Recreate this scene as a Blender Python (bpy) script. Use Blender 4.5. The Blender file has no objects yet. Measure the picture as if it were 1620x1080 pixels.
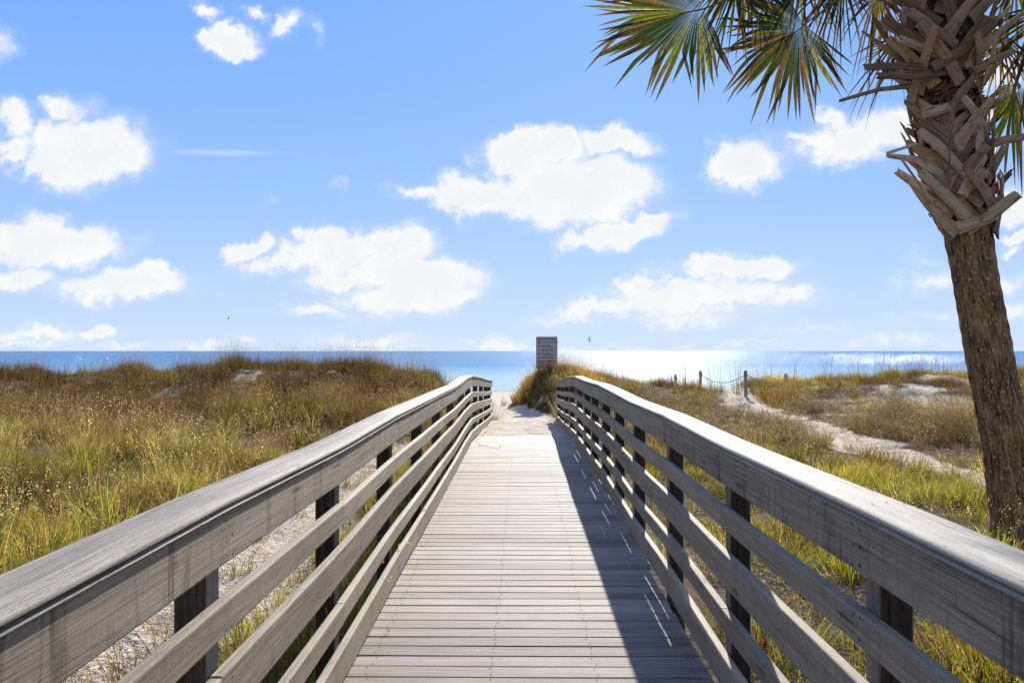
import bpy, bmesh, math, random
import numpy as np
from mathutils import Vector, Matrix, noise as mnoise

R = math.radians
random.seed(7)
rng = np.random.default_rng(11)
scene = bpy.context.scene
COL = scene.collection

# ------------------------------------------------------------------ camera
CAM_Z = 1.47
F = 1390.0                    # focal length in photo pixels (1620 wide)
VX, VY = 823.0, 555.0         # where the boardwalk axis meets the horizon
cam_data = bpy.data.cameras.new("camera")
cam_data.sensor_width = 36.0
cam_data.lens = 36.0 * F / 1620.0
cam_data.clip_start = 0.05
cam_data.clip_end = 60000
cam = bpy.data.objects.new("camera", cam_data)
COL.objects.link(cam)
cam.location = (0, 0, CAM_Z)
cam.rotation_euler = (R(90) + math.atan(15.0 / F), 0, math.atan(13.0 / F))
scene.camera = cam

def at(px, py, Y):
    """the point at distance Y seen at photo pixel (px, py)"""
    return Vector(((px - VX) / F * Y, Y, CAM_Z - (py - VY) / F * Y))

# ------------------------------------------------------------------ light
SUN_AZ, SUN_EL = R(8.3), R(24.5)
SUN_DIR = Vector((math.sin(SUN_AZ) * math.cos(SUN_EL), math.cos(SUN_AZ) * math.cos(SUN_EL), math.sin(SUN_EL)))
sun_data = bpy.data.lights.new("sun", 'SUN')
sun_data.energy = 5.0
sun_data.angle = R(0.53)
sun_data.color = (1.0, 0.95, 0.87)
sun = bpy.data.objects.new("sun", sun_data)
COL.objects.link(sun)
sun.rotation_euler = (-SUN_DIR).to_track_quat('-Z', 'Y').to_euler()

scene.view_settings.view_transform = 'Standard'
scene.view_settings.look = 'None'
scene.view_settings.gamma = 1.0
scene.view_settings.use_curve_mapping = False
scene.view_settings.exposure = 1.0

# ------------------------------------------------------------------ node helper
class NT:
    def __init__(self, tree):
        self.t = tree
        self.t.nodes.clear()
    def n(self, typ, **kw):
        nd = self.t.nodes.new(typ)
        for k, v in kw.items():
            setattr(nd, k, v)
        return nd
    def l(self, a, b):
        self.t.links.new(a, b)
    def put(self, sock, v):
        if isinstance(v, bpy.types.NodeSocket):
            self.l(v, sock)
        else:
            sock.default_value = v
    def math(self, op, a, b=0.0, c=None, clamp=False):
        nd = self.n('ShaderNodeMath', operation=op, use_clamp=clamp)
        self.put(nd.inputs[0], a); self.put(nd.inputs[1], b)
        if c is not None: self.put(nd.inputs[2], c)
        return nd.outputs[0]
    def vmath(self, op, a, b=(0, 0, 0)):
        nd = self.n('ShaderNodeVectorMath', operation=op)
        self.put(nd.inputs[0], a); self.put(nd.inputs[1], b)
        return nd.outputs[0]
    def mul3(self, a, b):
        return self.vmath('MULTIPLY', a, b)
    def comb(self, x, y, z):
        nd = self.n('ShaderNodeCombineXYZ')
        self.put(nd.inputs[0], x); self.put(nd.inputs[1], y); self.put(nd.inputs[2], z)
        return nd.outputs[0]
    def sep(self, v):
        nd = self.n('ShaderNodeSeparateXYZ'); self.put(nd.inputs[0], v)
        return nd.outputs
    def noise(self, vec, scale, detail=2.0, rough=0.5, dist=0.0):
        nd = self.n('ShaderNodeTexNoise')
        self.put(nd.inputs['Vector'], vec); nd.inputs['Scale'].default_value = scale
        nd.inputs['Detail'].default_value = detail; nd.inputs['Roughness'].default_value = rough
        nd.inputs['Distortion'].default_value = dist
        return nd.outputs['Fac'], nd.outputs['Color']
    def smooth(self, v, a, b, to0=0.0, to1=1.0):
        nd = self.n('ShaderNodeMapRange', interpolation_type='SMOOTHSTEP')
        self.put(nd.inputs['Value'], v)
        nd.inputs['From Min'].default_value = a; nd.inputs['From Max'].default_value = b
        nd.inputs['To Min'].default_value = to0; nd.inputs['To Max'].default_value = to1
        return nd.outputs['Result']
    def ramp(self, v, stops):
        nd = self.n('ShaderNodeValToRGB'); self.put(nd.inputs[0], v)
        e = nd.color_ramp.elements
        while len(e) < len(stops): e.new(0.5)
        for i, (p, c) in enumerate(stops):
            e[i].position = p; e[i].color = (*c, 1) if len(c) == 3 else c
        return nd.outputs[0]
    def mix(self, f, a, b, blend='MIX'):
        nd = self.n('ShaderNodeMix', data_type='RGBA', blend_type=blend)
        self.put(nd.inputs['Factor'], f)
        for s, v in ((nd.inputs['A'], a), (nd.inputs['B'], b)):
            pass
        A = [s for s in nd.inputs if s.name == 'A' and s.type == 'RGBA'][0]
        B = [s for s in nd.inputs if s.name == 'B' and s.type == 'RGBA'][0]
        for s, v in ((A, a), (B, b)):
            if isinstance(v, bpy.types.NodeSocket): self.l(v, s)
            else: s.default_value = (*v, 1) if len(v) == 3 else v
        return [o for o in nd.outputs if o.type == 'RGBA'][0]
    def attr(self, name, typ='GEOMETRY'):
        return self.n('ShaderNodeAttribute', attribute_name=name, attribute_type=typ)
    def bump(self, h, strength=0.3, dist=0.01, normal=None):
        nd = self.n('ShaderNodeBump'); self.put(nd.inputs['Height'], h)
        nd.inputs['Strength'].default_value = strength; nd.inputs['Distance'].default_value = dist
        if normal is not None: self.l(normal, nd.inputs['Normal'])
        return nd.outputs[0]

def new_mat(name):
    m = bpy.data.materials.new(name); m.use_nodes = True
    return m, NT(m.node_tree)

def out_principled(nt, color, rough=0.7, spec=0.4, normal=None, **kw):
    p = nt.n('ShaderNodeBsdfPrincipled')
    if isinstance(color, bpy.types.NodeSocket): nt.l(color, p.inputs['Base Color'])
    else: p.inputs['Base Color'].default_value = (*color, 1)
    nt.put(p.inputs['Roughness'], rough)
    nt.put(p.inputs['Specular IOR Level'], spec)
    if normal is not None: nt.l(normal, p.inputs['Normal'])
    for k, v in kw.items(): nt.put(p.inputs[k], v)
    o = nt.n('ShaderNodeOutputMaterial'); nt.l(p.outputs[0], o.inputs[0])
    return p

# ------------------------------------------------------------------ sky
world = bpy.data.worlds.new("World"); scene.world = world; world.use_nodes = True
SKY_STRENGTH = 0.10
def build_sky():
    nt = NT(world.node_tree)
    sky = nt.n('ShaderNodeTexSky', sky_type='NISHITA', sun_disc=False, sun_elevation=SUN_EL, sun_rotation=SUN_AZ)
    sky.altitude = 0; sky.air_density = 1.0; sky.dust_density = 0.15; sky.ozone_density = 2.2
    tc = nt.n('ShaderNodeTexCoord')
    d = nt.sep(tc.outputs['Generated'])
    yy = nt.math('MAXIMUM', d[1], 0.05)
    u = nt.math('DIVIDE', d[0], yy); v = nt.math('DIVIDE', d[2], yy)
    front = nt.smooth(d[1], 0.62, 0.80)
    uv = nt.comb(u, v, 0.0)
    # billowing edges: the cloud map is read through a noise-shifted position
    _, c1 = nt.noise(uv, 16.0, 6.0, 0.60)
    sh = nt.vmath('MULTIPLY', nt.vmath('SUBTRACT', c1, (0.5, 0.5, 0.5)), (0.075, 0.055, 0.0))
    _, c2 = nt.noise(uv, 60.0, 4.0, 0.6)
    sh2 = nt.vmath('MULTIPLY', nt.vmath('SUBTRACT', c2, (0.5, 0.5, 0.5)), (0.026, 0.020, 0.0))
    uvd = nt.vmath('ADD', nt.vmath('ADD', uv, sh), sh2)
    # every puff: centre, half axes (photo pixels / F gives the direction), tilt, density
    puffs = [
        (357, 64, 52, 27, 0, 1), (332, 14, 30, 14, -20, .55), (402, 20, 22, 14, 0, .45), (450, 34, 32, 22, 20, .6), (492, 45, 16, 26, 0, .3),
        (130, 238, 112, 56, 4, 1), (105, 165, 52, 26, 0, .6), (20, 190, 50, 32, -20, .7), (12, 236, 40, 20, 0, .6), (75, 265, 60, 28, 0, .8),
        (85, 385, 112, 38, -3, 1), (20, 388, 60, 34, 0, 1), (30, 442, 80, 24, 0, .7), (190, 453, 110, 26, 4, .85), (240, 450, 56, 26, 0, 1),
        (400, 388, 42, 18, 22, .9), (540, 395, 110, 36, 6, .95), (520, 380, 52, 28, 0, 1), (630, 388, 62, 36, 0, 1), (450, 415, 90, 22, 6, .6), (650, 440, 120, 36, -4, .95), (640, 472, 110, 28, 0, .75), (530, 440, 70, 22, 0, .8), (730, 470, 46, 20, 0, .6),
        (505, 488, 60, 14, -3, .55),
        (845, 240, 92, 32, 4, 1), (885, 222, 42, 28, 0, 1), (880, 302, 148, 54, 2, 1), (960, 290, 72, 50, 0, 1), (760, 305, 80, 34, -5, .95), (665, 295, 56, 15, -6, .7), (720, 320, 54, 20, -18, .55), (968, 218, 62, 24, -6, .9), (975, 366, 98, 24, 11, .9), (1020, 352, 50, 16, 8, .8),
        (1165, 424, 108, 24, 2, .9), (1110, 472, 190, 32, 3, .7), (1010, 448, 40, 20, 0, .9), (955, 485, 120, 16, 10, .65), (1245, 465, 50, 18, 0, .7), (1080, 500, 170, 18, 0, .45),
        (1185, 259, 64, 38, 10, .95), (1155, 240, 40, 22, 20, .5), (1355, 222, 108, 36, 14, .85), (1320, 190, 36, 22, 0, .7), (1280, 238, 48, 18, -25, .55), (1430, 205, 60, 36, 0, .85),
        (1615, 320, 56, 34, 10, .8), (1602, 375, 30, 13, 0, .9), (1600, 395, 22, 10, 0, .6), (1465, 440, 70, 20, 6, .45), (1580, 445, 70, 22, 0, .5), (1590, 490, 80, 20, 0, .45), (1560, 115, 100, 40, 12, .55), (1450, 408, 40, 10, 0, .3),
        (55, 527, 100, 15, 0, .55), (40, 545, 80, 10, 0, .4), (163, 523, 30, 13, 0, .85), (205, 548, 56, 10, 0, .4), (320, 546, 60, 12, 0, .5), (390, 535, 40, 12, 0, .4), (590, 540, 110, 15, 0, .5), (640, 553, 160, 9, 0, .35), (790, 543, 62, 13, 0, .55), (860, 556, 150, 12, 0, .4), (1010, 556, 190, 10, 0, .3),
        (1270, 522, 110, 12, 3, .35), (1420, 540, 130, 14, 0, .4), (1500, 500, 120, 14, 0, .3), (535, 297, 20, 12, 0, .35), (430, 307, 18, 8, 0, .25), (1150, 548, 130, 8, 0, .35),
        # beyond the picture's edges
        (-160, 300, 120, 50, 0, 1), (-260, 470, 140, 34, 0, .9), (1800, 420, 140, 40, 0, .9), (1760, 240, 90, 34, 0, .9), (-90, 60, 100, 36, 0, .9), (700, -160, 160, 60, 0, .9), (200, -140, 120, 50, 0, .9), (1250, -220, 130, 44, 0, .8), (1900, 60, 140, 60, 0, .9),
    ]
    acc = None
    for (px, py, a, b, tilt, den) in puffs:
        mp = nt.n('ShaderNodeMapping', vector_type='TEXTURE')
        mp.inputs['Location'].default_value = ((px - VX) / F, (VY - py) / F, 0)
        mp.inputs['Rotation'].default_value = (0, 0, R(tilt))
        mp.inputs['Scale'].default_value = (1.42 * a / F, 1.42 * b / F, 1)
        nt.l(uvd, mp.inputs['Vector'])
        g = nt.n('ShaderNodeTexGradient', gradient_type='SPHERICAL'); nt.l(mp.outputs[0], g.inputs[0])
        k = nt.math('MULTIPLY', g.outputs['Fac'], den)
        acc = k if acc is None else nt.math('MAXIMUM', acc, k)
    f3, _ = nt.noise(uv, 30.0, 5.0, 0.65)
    dens = nt.math('ADD', acc, nt.math('MULTIPLY', nt.math('SUBTRACT', f3, 0.5), nt.math('MULTIPLY', nt.smooth(acc, 0.0, 0.25), 0.62)))
    # a thin straight vapour streak
    mp = nt.n('ShaderNodeMapping', vector_type='TEXTURE')
    mp.inputs['Location'].default_value = ((345 - VX) / F, (VY - 240) / F, 0); mp.inputs['Rotation'].default_value = (0, 0, R(-1)); mp.inputs['Scale'].default_value = (130 / F, 7 / F, 1)
    nt.l(uv, mp.inputs['Vector'])
    g = nt.n('ShaderNodeTexGradient', gradient_type='SPHERICAL'); nt.l(mp.outputs[0], g.inputs[0])
    streak = nt.math('MULTIPLY', nt.math('MULTIPLY', g.outputs['Fac'], 0.30), front)
    cf = nt.math('MULTIPLY', nt.math('MAXIMUM', nt.smooth(dens, 0.15, 0.50), nt.smooth(dens, 0.01, 0.55, 0.0, 0.5)), front)
    cf = nt.math('MAXIMUM', cf, streak)
    # unseen cumulus over the rest of the sky, thickened to whiten the fill light
    stretch = nt.comb(nt.math('MULTIPLY', d[0], 1.0), d[1], nt.math('MULTIPLY', d[2], 2.2))
    g1, _ = nt.noise(stretch, 4.2, 6.0, 0.55)
    back = nt.math('MULTIPLY', nt.smooth(g1, 0.48, 0.60), nt.math('SUBTRACT', 1.0, front))
    back = nt.math('MULTIPLY', back, nt.smooth(d[2], 0.02, 0.12))
    cf = nt.math('MAXIMUM', cf, nt.math('MULTIPLY', back, 0.9))
    f4, _ = nt.noise(uvd, 22.0, 4.0, 0.6)
    inner = nt.math('ADD', nt.math('MULTIPLY', dens, 0.35), nt.math('MULTIPLY', f4, 0.85))
    cloud = nt.mix(nt.smooth(inner, 0.42, 0.80), (5.0, 4.97, 4.9), (4.42, 4.56, 4.64))
    # exposure-blended photograph: the sky's range is compressed channel by channel
    sr = nt.sep(sky.outputs[0])
    skyc = nt.comb(nt.math('MULTIPLY', nt.math('POWER', nt.math('DIVIDE', sr[0], 2.55), 0.45), 0.88),
                   nt.math('MULTIPLY', nt.math('POWER', nt.math('DIVIDE', sr[1], 4.1), 0.30), 2.12),
                   nt.math('MULTIPLY', nt.math('POWER', nt.math('DIVIDE', sr[2], 6.4), 0.05), 5.0))
    # sea haze paling the sky towards the horizon, the same all round
    hz = nt.math('MULTIPLY', nt.math('EXPONENT', nt.math('DIVIDE', nt.math('MAXIMUM', d[2], 0.0), -0.15)), 0.8)
    skyc = nt.mix(hz, skyc, (3.65, 4.25, 4.90))
    col = nt.mix(nt.math('MULTIPLY', cf, 0.97), skyc, cloud)
    bg = nt.n('ShaderNodeBackground'); nt.l(col, bg.inputs[0]); bg.inputs[1].default_value = SKY_STRENGTH
    o = nt.n('ShaderNodeOutputWorld'); nt.l(bg.outputs[0], o.inputs[0])
build_sky()
world.cycles.sampling_method = 'MANUAL'
world.cycles.sample_map_resolution = 512

# ------------------------------------------------------------------ object helpers
def link(o, parent=None):
    COL.objects.link(o)
    if parent is not None: o.parent = parent
    return o

def mesh_obj(name, verts, faces, mats, parent=None, smooth=False, attrs=None, mat_idx=None, sharp=None):
    me = bpy.data.meshes.new(name)
    me.from_pydata([tuple(v) for v in verts], [], [tuple(int(i) for i in f) for f in faces])
    for m in (mats if isinstance(mats, (list, tuple)) else [mats]): me.materials.append(m)
    if smooth: me.polygons.foreach_set('use_smooth', np.ones(len(me.polygons), bool))
    if mat_idx is not None: me.polygons.foreach_set('material_index', np.array(mat_idx, np.int32))
    for k, (typ, data) in (attrs or {}).items():
        a = me.attributes.new(k, typ, 'POINT')
        key = {'FLOAT_VECTOR': 'vector', 'FLOAT': 'value', 'FLOAT_COLOR': 'color', 'INT': 'value'}[typ]
        a.data.foreach_set(key, np.asarray(data, np.int32 if typ == 'INT' else np.float32).ravel())
    me.update()
    o = bpy.data.objects.new(name, me)
    return link(o, parent)

def thing(o, label, cat, group=None):
    o['label'] = label; o['category'] = cat
    if group: o['group'] = group
    return o

def empty(name, loc=(0, 0, 0)):
    o = bpy.data.objects.new(name, None); o.location = loc; o.empty_display_size = 0.2
    return link(o)

def kind(o, k):
    o['kind'] = k
    return o

def dup(o, parent=None):
    c = o.copy(); COL.objects.link(c)
    if parent is not None: c.parent = parent
    return c

# ------------------------------------------------------------------ materials
def wood_mat(name, dark, mid, lightc, saw=0.0, rough=0.55, spec=0.5, sand=False, knots=True, grain=1.0, bumpk=0.5):
    m, nt = new_mat(name)
    wc = nt.attr('wc').outputs['Vector']
    rnd = nt.n('ShaderNodeObjectInfo').outputs['Random']
    off = nt.comb(nt.math('MULTIPLY', rnd, 91.0), nt.math('MULTIPLY', rnd, 37.0), nt.math('MULTIPLY', rnd, 13.0))
    p = nt.vmath('ADD', wc, off)
    warp, wcol = nt.noise(nt.mul3(p, (1.3, 6.0, 6.0)), 1.0, 2.0)
    pw = nt.vmath('ADD', p, nt.mul3(nt.vmath('SUBTRACT', wcol, (0.5, 0.5, 0.5)), (0.0, 0.05, 0.0)))
    fine, _ = nt.noise(nt.mul3(pw, (3.0, 150.0 * grain, 8.0)), 1.0, 5.0, 0.65)
    med, _ = nt.noise(nt.mul3(pw, (0.8, 34.0 * grain, 4.0)), 1.0, 4.0, 0.6)
    big, _ = nt.noise(nt.mul3(p, (1.6, 5.0, 3.0)), 1.0, 4.0, 0.6)
    pore, _ = nt.noise(nt.mul3(pw, (26.0, 320.0, 20.0)), 1.0, 3.0, 0.7)
    v = nt.math('ADD', nt.math('MULTIPLY', fine, 0.54), nt.math('MULTIPLY', med, 0.29))
    v = nt.math('ADD', v, nt.math('MULTIPLY', big, 0.20))
    v = nt.math('ADD', v, nt.math('MULTIPLY', nt.math('SUBTRACT', rnd, 0.5), 0.13))
    col = nt.ramp(v, [(0.38, dark), (0.51, mid), (0.65, lightc)])
    col = nt.mix(nt.smooth(pore, 0.58, 0.72, 0, 0.6), col, dark)
    # weather specks: short dark pits and lifted pale fibres
    pit, _ = nt.noise(nt.mul3(p, (75.0, 240.0, 60.0)), 1.0, 2.0, 0.6)
    col = nt.mix(nt.smooth(pit, 0.60, 0.70, 0, 0.55), col, tuple(c * 0.7 for c in dark))
    col = nt.mix(nt.smooth(pit, 0.40, 0.30, 0, 0.35), col, lightc)
    h = nt.math('ADD', nt.math('MULTIPLY', fine, 0.7), nt.math('MULTIPLY', med, 0.5))
    h = nt.math('SUBTRACT', h, nt.math('MULTIPLY', nt.smooth(pore, 0.6, 0.8), 0.4))
    if saw > 0:
        s1, _ = nt.noise(nt.mul3(p, (34.0, 1.2, 1.0)), 1.0, 4.0, 0.7)
        s2, _ = nt.noise(nt.mul3(p, (9.0, 1.8, 1.0)), 1.0, 3.0, 0.6)
        sv = nt.math('ADD', nt.math('MULTIPLY', s1, 0.5), nt.math('MULTIPLY', s2, 0.5))
        col = nt.mix(nt.math('MULTIPLY', nt.smooth(sv, 0.50, 0.68), saw), col, tuple(c * 0.45 for c in dark))
        h = nt.math('ADD', h, nt.math('MULTIPLY', s1, 0.5 * saw))
    ck, _ = nt.noise(nt.mul3(pw, (1.1, 75.0, 3.0)), 1.0, 2.0, 0.5)
    ln, _ = nt.noise(nt.mul3(p, (0.9, 4.0, 1.0)), 1.0, 2.0)
    crack = nt.math('MULTIPLY', nt.smooth(ck, 0.66, 0.72), nt.smooth(ln, 0.50, 0.62))
    col = nt.mix(nt.math('MULTIPLY', crack, 0.8), col, tuple(c * 0.35 for c in dark))
    h = nt.math('SUBTRACT', h, nt.math('MULTIPLY', crack, 0.8))
    if knots:
        vo = nt.n('ShaderNodeTexVoronoi'); nt.l(nt.mul3(p, (1.5, 7.0, 1.0)), vo.inputs['Vector']); vo.inputs['Scale'].default_value = 1.0
        kn = nt.smooth(nt.math('ADD', vo.outputs['Distance'], nt.math('MULTIPLY', fine, 0.10)), 0.09, 0.20, 0.8, 0.0)
        col = nt.mix(kn, col, tuple(c * 0.4 for c in dark))
    if sand:
        pos = nt.n('ShaderNodeNewGeometry').outputs['Position']
        sp = nt.sep(pos)
        sn, _ = nt.noise(pos, 2.2, 5.0, 0.7)
        sf, _ = nt.noise(pos, 60.0, 3.0, 0.7)
        reach = nt.math('ADD', sp[1], nt.math('MULTIPLY', nt.math('SUBTRACT', sn, 0.5), 7.0))
        reach = nt.math('ADD', reach, nt.math('MULTIPLY', nt.math('SUBTRACT', sf, 0.5), 4.0))
        k = nt.smooth(reach, 10.5, 15.0)
        col = nt.mix(nt.math('MULTIPLY', k, 0.75), col, (0.42, 0.365, 0.295))
        # trodden grey-brown stains
        st, _ = nt.noise(nt.mul3(pos, (2.4, 1.3, 1.0)), 1.0, 5.0, 0.65)
        col = nt.mix(nt.smooth(st, 0.50, 0.72, 0, 0.42), col, (0.17, 0.14, 0.11))
    nrm = nt.bump(h, bumpk, 0.004)
    rr = nt.math('ADD', rough - 0.12, nt.math('MULTIPLY', fine, 0.3))
    out_principled(nt, col, rr, spec, nrm)
    return m

M_DECK = wood_mat("weathered_deck_wood", (0.115, 0.097, 0.073), (0.25, 0.217, 0.173), (0.36, 0.317, 0.26), rough=0.75, spec=0.16, sand=True, knots=False, bumpk=0.45)
M_CAP = wood_mat("weathered_cap_wood", (0.14, 0.12, 0.094), (0.28, 0.246, 0.198), (0.45, 0.405, 0.338), rough=0.70, spec=0.10, bumpk=1.0)
M_FASCIA = wood_mat("rough_sawn_fascia_wood", (0.13, 0.104, 0.069), (0.265, 0.217, 0.151), (0.41, 0.342, 0.245), saw=0.85, rough=0.8, spec=0.15, bumpk=1.0)
M_RAIL = wood_mat("weathered_rail_wood", (0.145, 0.115, 0.077), (0.27, 0.22, 0.154), (0.40, 0.333, 0.24), saw=0.35, rough=0.74, spec=0.2, bumpk=0.8)
M_POST = wood_mat("shade_toned_post_wood", (0.025, 0.018, 0.011), (0.058, 0.043, 0.027), (0.12, 0.092, 0.06), rough=0.8, spec=0.12, bumpk=0.6)  # shade of the post fronts put into the colour; stringers share it
M_POSTLIT = wood_mat("lit_toned_post_side_wood", (0.09, 0.078, 0.06), (0.20, 0.175, 0.14), (0.32, 0.285, 0.235), rough=0.75, spec=0.15, bumpk=0.6)  # lighter copy, with the light on the post sides put into the colour
M_ROPEPOST = wood_mat("tan_post_wood", (0.16, 0.12, 0.075), (0.30, 0.235, 0.15), (0.42, 0.34, 0.23), rough=0.7, spec=0.3)
M_BOARDPLY = wood_mat("sign_plywood", (0.20, 0.16, 0.11), (0.34, 0.28, 0.2), (0.45, 0.38, 0.28), rough=0.7, spec=0.3)

def plain(name, col, rough=0.6, spec=0.4, metallic=0.0, var=0.25, scale=20.0, bump=0.0):
    m, nt = new_mat(name)
    pos = nt.n('ShaderNodeTexCoord').outputs['Object']
    f, _ = nt.noise(pos, scale, 4.0, 0.6)
    c = nt.mix(f, tuple(x * (1 - var) for x in col), tuple(min(1, x * (1 + var)) for x in col))
    nrm = nt.bump(f, bump, 0.005) if bump else None
    out_principled(nt, c, rough, spec, nrm, Metallic=metallic)
    return m
M_SCREW = plain("dark_screw_head", (0.03, 0.022, 0.017), 0.9, 0.02)

# ------------------------------------------------------------------ the lie of the land
def smoothstep(a, b, x):
    t = np.clip((x - a) / (b - a), 0, 1); return t * t * (3 - 2 * t)

def vnoise(x, y, scale, seed=0):
    """smooth value noise on arrays, -1..1"""
    g = np.random.default_rng(seed).uniform(-1, 1, (256, 256))
    x = np.asarray(x, float) / scale + 1000.37; y = np.asarray(y, float) / scale + 1000.71
    xi = np.floor(x).astype(int); yi = np.floor(y).astype(int)
    fx = x - xi; fy = y - yi
    fx = fx * fx * (3 - 2 * fx); fy = fy * fy * (3 - 2 * fy)
    def G(i, j): return g[i % 256, j % 256]
    return (G(xi, yi) * (1 - fx) + G(xi + 1, yi) * fx) * (1 - fy) + (G(xi, yi + 1) * (1 - fx) + G(xi + 1, yi + 1) * fx) * fy

def fbm(x, y, scale, seed=0, octv=4):
    s = 0; a = 1.0; t = 0
    for k in range(octv):
        s = s + a * vnoise(x, y, scale / 2 ** k, seed + k); t += a; a *= 0.5
    return s / t

SEA_Z = -1.70
RAMP_Y, END_Y, RAMP_K = 14.2, 23.0, 0.043
def deck_z(y):
    y = np.asarray(y, float)
    return -np.clip(y - RAMP_Y, 0, None) * RAMP_K
LX = [-60, -40, -30, -23, -20.7, -16.9, -13.2, -11.7, -8.6, -6.6, -4.8, -3.4, -2.6, -1.9]
LZ = [0.3, 0.5, 0.3, 0.28, 0.36, 0.58, 0.50, 0.86, 0.66, 0.70, 0.50, 0.20, -0.15, -0.6]
RX = [-0.75, -0.1, 0.7, 1.6, 2.5, 4.2, 5.6, 6.8, 7.9, 8.9, 10.1, 12.5, 14.4, 16.5, 18.4, 24, 40, 60]
RZ = [-0.75, 0.0, 0.62, 0.82, 0.66, 0.26, 0.0, -0.08, -0.12, 0.02, 0.22, 0.33, 0.46, 0.38, 0.52, 0.5, 0.7, 0.4]
def right_path_x(y):
    return np.interp(y, [-5, 5, 12, 20, 26, 32, 40, 60], [6.9, 6.9, 6.75, 6.6, 7.0, 8.0, 8.6, 8.0])

def beach(y):
    return np.interp(y, [23, 30, 40, 55, 70, 90, 200], [-0.40, -0.60, -0.90, -1.30, SEA_Z, -2.4, -5.0])

def height(x, y):
    x = np.asarray(x, float); y = np.asarray(y, float)
    base = np.full(np.broadcast(x, y).shape, -0.34)
    base = base + 0.06 * fbm(x, y, 5.0, 3) + 0.025 * fbm(x, y, 1.1, 9, 3)
    # bare sand shoulder dips on the left of the walk
    base = base - 0.05 * np.exp(-((x + 2.25) / 0.35) ** 2)
    # dune ridges
    ridge_y = 35.0 + 1.2 * vnoise(x, x * 0, 7.0, 5)
    ridge_r = np.interp(x, [2, 5], [31.4, 33.0]) + np.interp(x, [2, 5], [0.1, 0.9]) * vnoise(x, x * 0, 6.0, 6)
    Lh = np.interp(x, LX, LZ); Rh = np.interp(x, RX, RZ)
    rough = 0.38 * fbm(x, y, 3.4, 21) + 0.13 * fbm(x, y, 1.0, 22, 3)
    bz = beach(y)
    def ridge(h, ry, near):
        up = smoothstep(ry - near, ry - 0.6, y)
        dn = smoothstep(ry + 0.8, ry + 12.0, y)
        z = base + (h - base) * up + rough * up * (1 - dn)
        return z * (1 - dn) + bz * dn
    zl = ridge(Lh + 0.10 * vnoise(x, x * 0, 1.7, 15), ridge_y, 6.8); 
    near_r = np.interp(x, [0, 1.5, 3, 8, 10], [4.0, 4.8, 8.0, 9.0, 8.0])
    zr = ridge(Rh, ridge_r, near_r)
    # low swell of dry grass beside the rail on the left, ridge of hummocks on the right
    zl = zl + 0.35 * np.exp(-((x + 5.0) / 3.0) ** 2 - ((y - 22) / 4.0) ** 2)
    zr = zr + 0.22 * np.exp(-((x - 11.5) / 4.0) ** 2 - ((y - 21) / 5.0) ** 2)
    side = smoothstep(-1.6, -0.9, x)
    z = zl * (1 - side) + zr * side
    # trodden path to the beach, at deck level where it meets the boards
    py = np.where(y < 14.2, -0.16, np.where(y < 24, deck_z(y) - 0.085 + 0.11 * smoothstep(14.6, 16.9, y + 1.1 * fbm(x, y, 0.9, 51, 3)), 0))
    py = np.where(y < 24, py, np.interp(y, [24, 30, 40, 55, 70, 90], [-0.41, -0.60, -0.92, -1.30, SEA_Z, -2.4]))
    foot = 0.050 * fbm(x, y, 0.36, 31, 3) * smoothstep(16.5, 18, y)
    cx = np.interp(y, [0, 24, 28, 33, 36, 50], [0.05, 0.0, -0.55, -1.45, -1.6, -1.0])
    hw = np.interp(y, [0, 10, 23, 26, 34, 38, 50], [0.95, 0.95, 0.95, 0.85, 0.75, 0.9, 3.0])
    edge = np.interp(y, [0, 14, 23, 29, 36, 50], [0.45, 0.6, 0.6, 0.9, 1.0, 4.0])
    k = 1 - smoothstep(hw, hw + edge, np.abs(x - cx))
    z = z * (1 - k) + (py + foot) * k
    # path along the right
    kr = np.exp(-((x - right_path_x(y)) / 0.75) ** 2) * smoothstep(4, 9, y) * (1 - smoothstep(36, 44, y))
    z = z - 0.07 * kr + 0.035 * fbm(x, y, 0.4, 33, 3) * kr
    z = np.where(y > 48, np.minimum(z, bz + 0.1), z)
    # gently level far to the sides and behind
    far = smoothstep(60, 120, np.abs(x)) 
    z = z * (1 - far) + np.minimum(bz, 0.1) * far
    return z

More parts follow.
